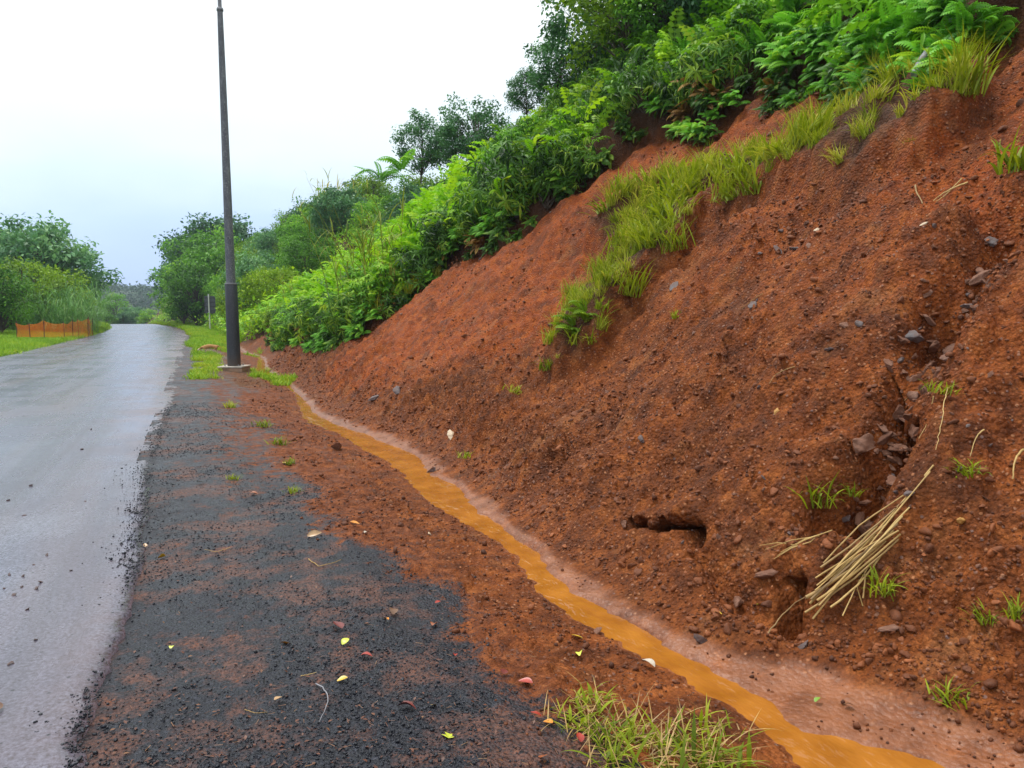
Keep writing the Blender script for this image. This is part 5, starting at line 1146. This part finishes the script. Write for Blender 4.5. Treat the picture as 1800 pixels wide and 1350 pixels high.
for sd in (-1, 1):
    b0 = len(dn_); fx = .02*sd
    dn_ += [((-.205, .045*sd, .215), .040), ((-.165+fx, .050*sd, .155), .026), ((-.225+fx, .050*sd, .095), .016), ((-.205+fx, .050*sd, .018), .013), ((-.180+fx, .050*sd, .010), .013)]
    de += [(0, b0), (b0, b0+1), (b0+1, b0+2), (b0+2, b0+3), (b0+3, b0+4)]
    b1 = len(dn_); dn_ += [((.135, .042*sd, .195), .030), ((.120-fx, .045*sd, .130), .020), ((.135-fx, .045*sd, .075), .014), ((.132-fx, .045*sd, .018), .012), ((.152-fx, .045*sd, .010), .012)]
    de += [(3, b1), (b1, b1+1), (b1+1, b1+2), (b1+2, b1+3), (b1+3, b1+4)]
    e0 = len(dn_); dn_ += [((.268, .040*sd, .238), .016), ((.262, .064*sd, .210), .007)]; de += [(5, e0), (e0, e0+1)]
dp = at_z(np.array(369.), np.array(623.), .0); gzd = float(gz(dp[0], dp[1])[0])
dog = put('dog', skin_mesh('dog', dn_, de, dog_material())); dog.location = (dp[0], dp[1], gzd - .01); dog.rotation_euler = (0, 0, pi - YAW + R(12)); dog.scale = (1.12,)*3
tag(dog, 'tan dog with pale muzzle nosing in the grass left of the pole', 'dog')

# ------------------------------------------------------------------ straw, twigs, fallen leaves
def lift(px, py, h): P = land(px, py); P[:, 2] += np.asarray(h); return P
BU = [((1643,828),(1428,1082),.0075,.05,.09), ((1636,838),(1436,1090),.005,.04,.07), ((1588,878),(1440,1008),.005,.03,.08), ((1590,884),(1446,1020),.005,.02,.09), ((1560,932),(1450,1034),.0055,.05,.08), ((1552,945),(1442,1028),.004,.04,.07), ((1580,934),(1434,1072),.006,.06,.10), ((1572,946),(1430,1076),.0065,.06,.12),
      ((1585,950),(1452,1080),.006,.05,.12), ((1582,958),(1424,1104),.005,.04,.09), ((1560,962),(1440,1096),.0055,.05,.12), ((1583,949),(1500,1010),.006,.07,.08), ((1548,985),(1470,1094),.005,.03,.10), ((1530,1000),(1482,1098),.005,.03,.08), ((1522,1015),(1524,1058),.004,.06,.06), ((1512,1030),(1508,1076),.004,.05,.05),
      ((1545,940),(1452,1048),.005,.07,.12), ((1535,970),(1460,1070),.005,.08,.12), ((1600,905),(1530,985),.006,.06,.10), ((1590,925),(1470,1062),.0055,.08,.13), ((1565,955),(1445,1060),.004,.08,.14), ((1540,960),(1432,1066),.0045,.07,.10)]
A = land([a[0][0] for a in BU], [a[0][1] for a in BU]); B = land([a[1][0] for a in BU], [a[1][1] for a in BU]); root = empty('straw_bundle', B[6]); tag(root, 'bundle of pale dry cane stalks lying against the slope at the lower right', 'straw bundle')
r = np.random.default_rng(950)
for i, a in enumerate(BU):
    p, q = A[i] + np.array([-.35, -.1, .9])*a[3]*.8 - B[6], B[i] + np.array([-.35, -.1, .9])*a[4]*.8 - B[6]; ks = np.linspace(0, 1, 7); bow = np.sin(ks*pi)*r.normal(.0, .010)
    pth = p + (q-p)*ks[:, None] + bow[:, None]*np.array([0, .3, 1]) + r.normal(0, .0014, (7, 3)); pth[3:] += (r.normal(0, .014, 3) + [0, 0, -.006])*np.linspace(0, 1, 4)[:, None]; mb = MB(); rad = r.uniform(.7, 1.4)*a[2]*(1 + .12*np.sin(ks*19 + i))*(1-.25*ks[::-1]); tube(mb, pth, rad, 6, float(np.clip(r.normal(.6, .25), 0, 1))); mb.build('stalk', M['straw'], root)
def strand(name, pxs, rad, label, cat, m='straw', h=.015, group=None, tint=.6):
    P = lift([a[0] for a in pxs], [a[1] for a in pxs], h); P = P if len(P) > 2 else np.stack([P[0], P.mean(0), P[1]]); q = np.linspace(0, len(P)-1, len(P)*4); pth = np.stack([np.interp(q, np.arange(len(P)), P[:, i]) for i in range(3)], -1); Ls = np.linalg.norm(P[-1]-P[0]); rw = np.random.default_rng(int(abs(P[0, 0])*1000)); bend_ = np.sin(np.linspace(0, pi, len(q)))[:, None]*rw.normal(0, .07, 3)*Ls*(name in ('stalk', 'stem', 'twig')); pth = pth + bend_ + (rw.normal(0, .006, pth.shape)*Ls if name != 'log' else 0)
    mb = MB(); tube(mb, pth - P[0], np.linspace(rad, rad*.5, len(pth)), 5, tint); o = mb.build(name, M[m]); o.location = P[0]; return tag(o, label, cat, group)
rt = empty('straw_tuft', land([1400], [975])[0]); tag(rt, 'short tuft of pale straw left of the big straw bundle', 'straw')
for i, (a, b) in enumerate([((1462,942),(1366,986)), ((1458,944),(1372,980)), ((1440,952),(1345,975)), ((1425,962),(1360,992)), ((1400,968),(1335,968)), ((1432,955),(1390,1005))]):
    P = lift([a[0], b[0]], [a[1], b[1]], .03) - np.array(rt.location); mb = MB(); tube(mb, [P[0], (P[0]+P[1])/2 + [0, 0, .015], P[1]], [.003, .003, .0016], 5, .65); mb.build('stalk', M['straw'], rt)
strand('stem', [(1350,1120),(1390,1080),(1432,1045)], .004, 'thin brown stem reaching from the straw bundle to the outflow', 'stem', tint=.3)
strand('stalk', [(1665,690),(1655,730),(1648,770),(1645,800)], .003, 'long thin dry stalk standing right of the gully, the right one of two', 'stalk', h=.03)
strand('stalk', [(1640,705),(1628,745),(1615,780)], .003, 'thin dry stalk leaning left beside the longer one', 'stalk', h=.03)
strand('stalk', [(1640,684),(1610,695),(1590,712)], .0025, 'thin stalk arching over the gully pool', 'stalk', h=.03)
strand('stalk', [(1798,800),(1780,852)], .007, 'thick pale stalk stuck in soil at the right edge', 'stalk', h=.03)
strand('stalk', [(1730,768),(1705,815)], .004, 'pale stalk crossing the dark green tuft at the right', 'stalk', h=.04)
strand('stalk', [(1397,648),(1375,662),(1352,678)], .003, 'pale curved straw in the middle of the slope', 'stalk')
strand('stalk', [(1700,330),(1670,350),(1640,362)], .008, 'dry yellow leaf stalk high on the right slope', 'stalk', h=.04)
strand('stalk', [(1690,325),(1660,355),(1645,366)], .006, 'second dry leaf stalk crossing the first high on the right', 'stalk', h=.05)
strand('stalk', [(1340,520),(1320,535),(1305,545)], .003, 'thin yellow straw above the blue-grey stone', 'stalk')
strand('twig', [(556,1205),(558,1235),(562,1272)], .0032, 'thin grey twig with a pale broken end on the gravel', 'twig', 'greywood', .008)
strand('twig', [(529,1190),(540,1186),(556,1184)], .002, 'short white stick on the gravel above the grey twig', 'twig', 'straw', .006, tint=.95)
strand('straw', [(542,985),(560,998),(585,992),(600,986)], .003, 'curl of yellow straw on the gravel', 'straw', h=.01)
strand('straw', [(404,965),(380,972),(360,968)], .002, 'thin straw at the middle of the shoulder', 'straw', h=.008)
strand('straw', [(430,1250),(450,1256),(470,1254)], .0018, 'pale straw pair left on the gravel', 'straw', h=.006)
strand('log', [(1606,150),(1618,125),(1640,92),(1662,60),(1690,40)], .036, 'bare grey log lying among the ferns at the upper right', 'log', 'greywood', .10)
strand('root', [(1608,330),(1612,345),(1622,362)], .008, 'bare root hanging under the turf at the right', 'root', 'straw', .02, tint=.3)
strand('branch', [(1228,20),(1262,48),(1300,64),(1330,90)], .05, 'bare slanting dark branch below the treetop at the top centre', 'branch', 'bark', .9)

def fallen(shape, L, seed):
    r = random.Random(seed); mb = MB()
    if shape == 'lobed':
        for a, l in ((-.9, .55), (-.3, .8), (.3, 1.0), (.9, .7)):
            V, Fc = leaf_t(l*L, .16*L, .12); mb.add(V @ (rotz(a) @ rotx(r.uniform(-.1, .3))).T, Fc)
    else:
        n = 7; f = np.linspace(0, 1, n); w = np.sin(f**.8*pi)*(.30 if shape == 'broad' else .20)*L + .004; yb = f*L; zc = .18*L*np.sin(f*pi)*r.uniform(-.3, 1) + .01; cu = r.uniform(.2, .6)
        V = np.concatenate([np.stack([-w, yb, zc + w*cu], -1), np.stack([0*w, yb, zc], -1), np.stack([w, yb, zc + w*cu*.8], -1)]); i = np.arange(3*n).reshape(3, n)
        mb.add(V, np.concatenate([np.stack([i[0, :-1], i[1, :-1], i[1, 1:], i[0, 1:]], -1), np.stack([i[1, :-1], i[2, :-1], i[2, 1:], i[1, 1:]], -1)]))
    return mb
LC = dict(yellow=(.55, .36, .03), lime=(.50, .55, .05), orange=(.62, .24, .03), red=(.32, .035, .020), rust=(.28, .085, .030), tan=(.42, .26, .13), maroon=(.15, .030, .025), green=(.16, .30, .03), white=(.48, .42, .34), brown=(.14, .07, .035))
LM = {k: simple('fallen_leaf_' + k, c, .38, .25, 30) for k, c in LC.items()}
LV = [(788,1300,22,'lime','lobed','bright lime yellow lobed leaf, nearest fallen leaf on the gravel'), (612,1197,17,'yellow','broad','yellow leaf standing on edge in the middle of the gravel'), (697,1248,32,'maroon','narrow','long dark maroon leaf on the gravel'), (498,1232,20,'tan','broad','crumpled tan leaf left of the grey twig'),
      (760,1246,12,'yellow','broad','small yellow leaf right of the maroon leaf'), (634,1158,18,'red','broad','red leaf at the edge of the red mud patch'), (797,1157,15,'red','narrow','narrow red leaf upright on the dark gravel'), (883,1190,18,'maroon','broad','dull red leaf right on the gravel near the mud'), (936,1207,24,'red','broad','bright red leaf at the upper left of the grass clump'),
      (972,1278,20,'orange','broad','orange red leaf touching the grass clump'), (950,1266,18,'red','narrow','thin red leaf left of the orange one by the grass'), (292,981,13,'yellow','broad','yellow leaf near the road edge'), (272,788,12,'orange','broad','orange leaf at the road edge farther away'), (492,1135,17,'orange','narrow','orange leaf on the gravel left of the mud patch'), (615,921,16,'orange','broad','orange leaf on the black gravel patch'),
      (303,1141,9,'lime','broad','small pale yellow leaf on the pinkish gravel'), (358,851,10,'white','narrow','small pale leaf at the middle of the shoulder'), (540,945,24,'tan','narrow','pale curled leaf on the gravel above the straw curl'), (1024,1128,20,'yellow','narrow','curled yellow leaf by the stream bank'), (1150,1178,24,'white','broad','folded pale dead leaf beside the stream'),
      (1020,1152,16,'lime','broad','dull lime leaf on the mud near the stream'), (600,1110,26,'maroon','broad','dark curled leaf in the red mud patch'), (690,1085,22,'brown','broad','brown curled leaf above the red mud patch'), (760,1105,14,'rust','broad','rust leaf on the gravel under the mud'), (675,1093,10,'orange','broad','small orange leaf among brown ones'), (765,1065,12,'red','narrow','small red leaf at the corner of the gravel'),
      (602,1138,16,'lime','broad','pale green leaf on the dark curled one'), (1042,1255,16,'tan','broad','tan leaf inside the grass clump'), (958,1335,20,'rust','broad','rust brown leaf at the lower edge beside the grass'), (1020,1310,18,'red','broad','red brown leaf left of the grass at the lower edge'), (4,1243,26,'brown','broad','brown leaf on the road at the left edge'), (500,815,12,'yellow','broad','yellow leaf beside the flattened tuft'),
      (257,965,10,'tan','narrow','pale leaf beside the yellow one at the road edge'), (640,940,9,'white','narrow','white scrap of leaf at the far gravel'), (1330,1068,14,'lime','broad','lime leaf in the slump near the stream'), (440,870,12,'rust','broad','rust leaf at the end of the mud tongue'), (1255,1080,12,'yellow','narrow','yellow leaf on the wet debris'), (1500,1246,14,'brown','broad','dark scrap of leaf on the silt bar'), (1435,1240,12,'green','broad','green leaf at the edge of the silt bar')]
P = land([a[0] for a in LV], [a[1] for a in LV]); r = np.random.default_rng(980)
for i, (a, p) in enumerate(zip(LV, P)):
    if i in (30,): p = at_z(np.array(float(a[0])), np.array(float(a[1])), .036)
    k = np.linalg.norm(p - CAMP); L = a[2]*k/F_PX*1.0; o = fallen(a[4], L, i).build('fallen_leaf', LM[a[3]]); o.location = p + np.array([0, 0, .006]); o.rotation_euler = (r.normal(0, .3), r.normal(0, .3), r.uniform(0, 6.28)); tag(o, a[5], 'leaf')
# litter of small bits
n = 2600; px = r.uniform(120, 1300, n); py = 1350 - 560*r.uniform(0, 1, n)**1.4; P = at_z(px, py, 0.); ok = (P[:, 0] > -.35) & (P[:, 0] < t_left(P[:, 1]) - .05); P = P[ok]; P[:, 2] = gz(P[:, 0], P[:, 1]) + .008
mb = MB(); N = len(P); k = r.integers(0, 2, N); sb = (np.array([[-.5, 0, 0], [.5, .06, .03], [.5, -.02, .035], [-.5, -.06, .01]]), np.array([[0, 3, 2, 1]]))
scatter(mb, *sb, P[k == 0], rotz(r.uniform(0, 6.28, (k == 0).sum())) @ rotx(r.normal(0, .4, (k == 0).sum())), r.uniform(.010, .036, (k == 0).sum()), np.clip(r.normal(.45, .3, (k == 0).sum()), 0, 1))
scatter(mb, *LEAF1, P[k == 1], rotz(r.uniform(0, 6.28, (k == 1).sum())) @ rotx(r.normal(0, .3, (k == 1).sum())), r.uniform(.008, .026, (k == 1).sum()), np.clip(r.normal(.2, .25, (k == 1).sum()), 0, 1))
tag(mb.build('litter', tint_mat('plant_litter', [(0, (.035, .014, .010)), (.4, (.13, .042, .018)), (.75, (.27, .15, .06)), (1, (.45, .36, .20))], .5, .2, 40)), kind='stuff', label='bits of straw and dead leaf trodden into the shoulder', cat='litter')
# ------------------------------------------------------------------ damp air over the whole valley
def haze_box():
    m = bpy.data.materials.new('damp_air'); m.use_nodes = True; t = m.node_tree; t.nodes.clear()
    o = t.nodes.new('ShaderNodeOutputMaterial'); v = nd(t, 'ShaderNodeVolumePrincipled', i_Color=(.72, .85, 1.0, 1), i_Density=0.00045, i_Anisotropy=0.2); t.links.new(v.outputs[0], o.inputs['Volume'])
    x0, x1, y0, y1, z0, z1 = -480, 130, -40, 640, -12.5, 32
    V = [(x, y, z) for z in (z0, z1) for y in (y0, y1) for x in (x0, x1)]; b = MB(); b.add(V, [[0, 2, 3, 1], [4, 5, 7, 6], [0, 1, 5, 4], [2, 6, 7, 3], [0, 4, 6, 2], [1, 3, 7, 5]])
    tag(b.build('haze', m), kind='stuff', label='thin damp haze filling the valley')
haze_box()
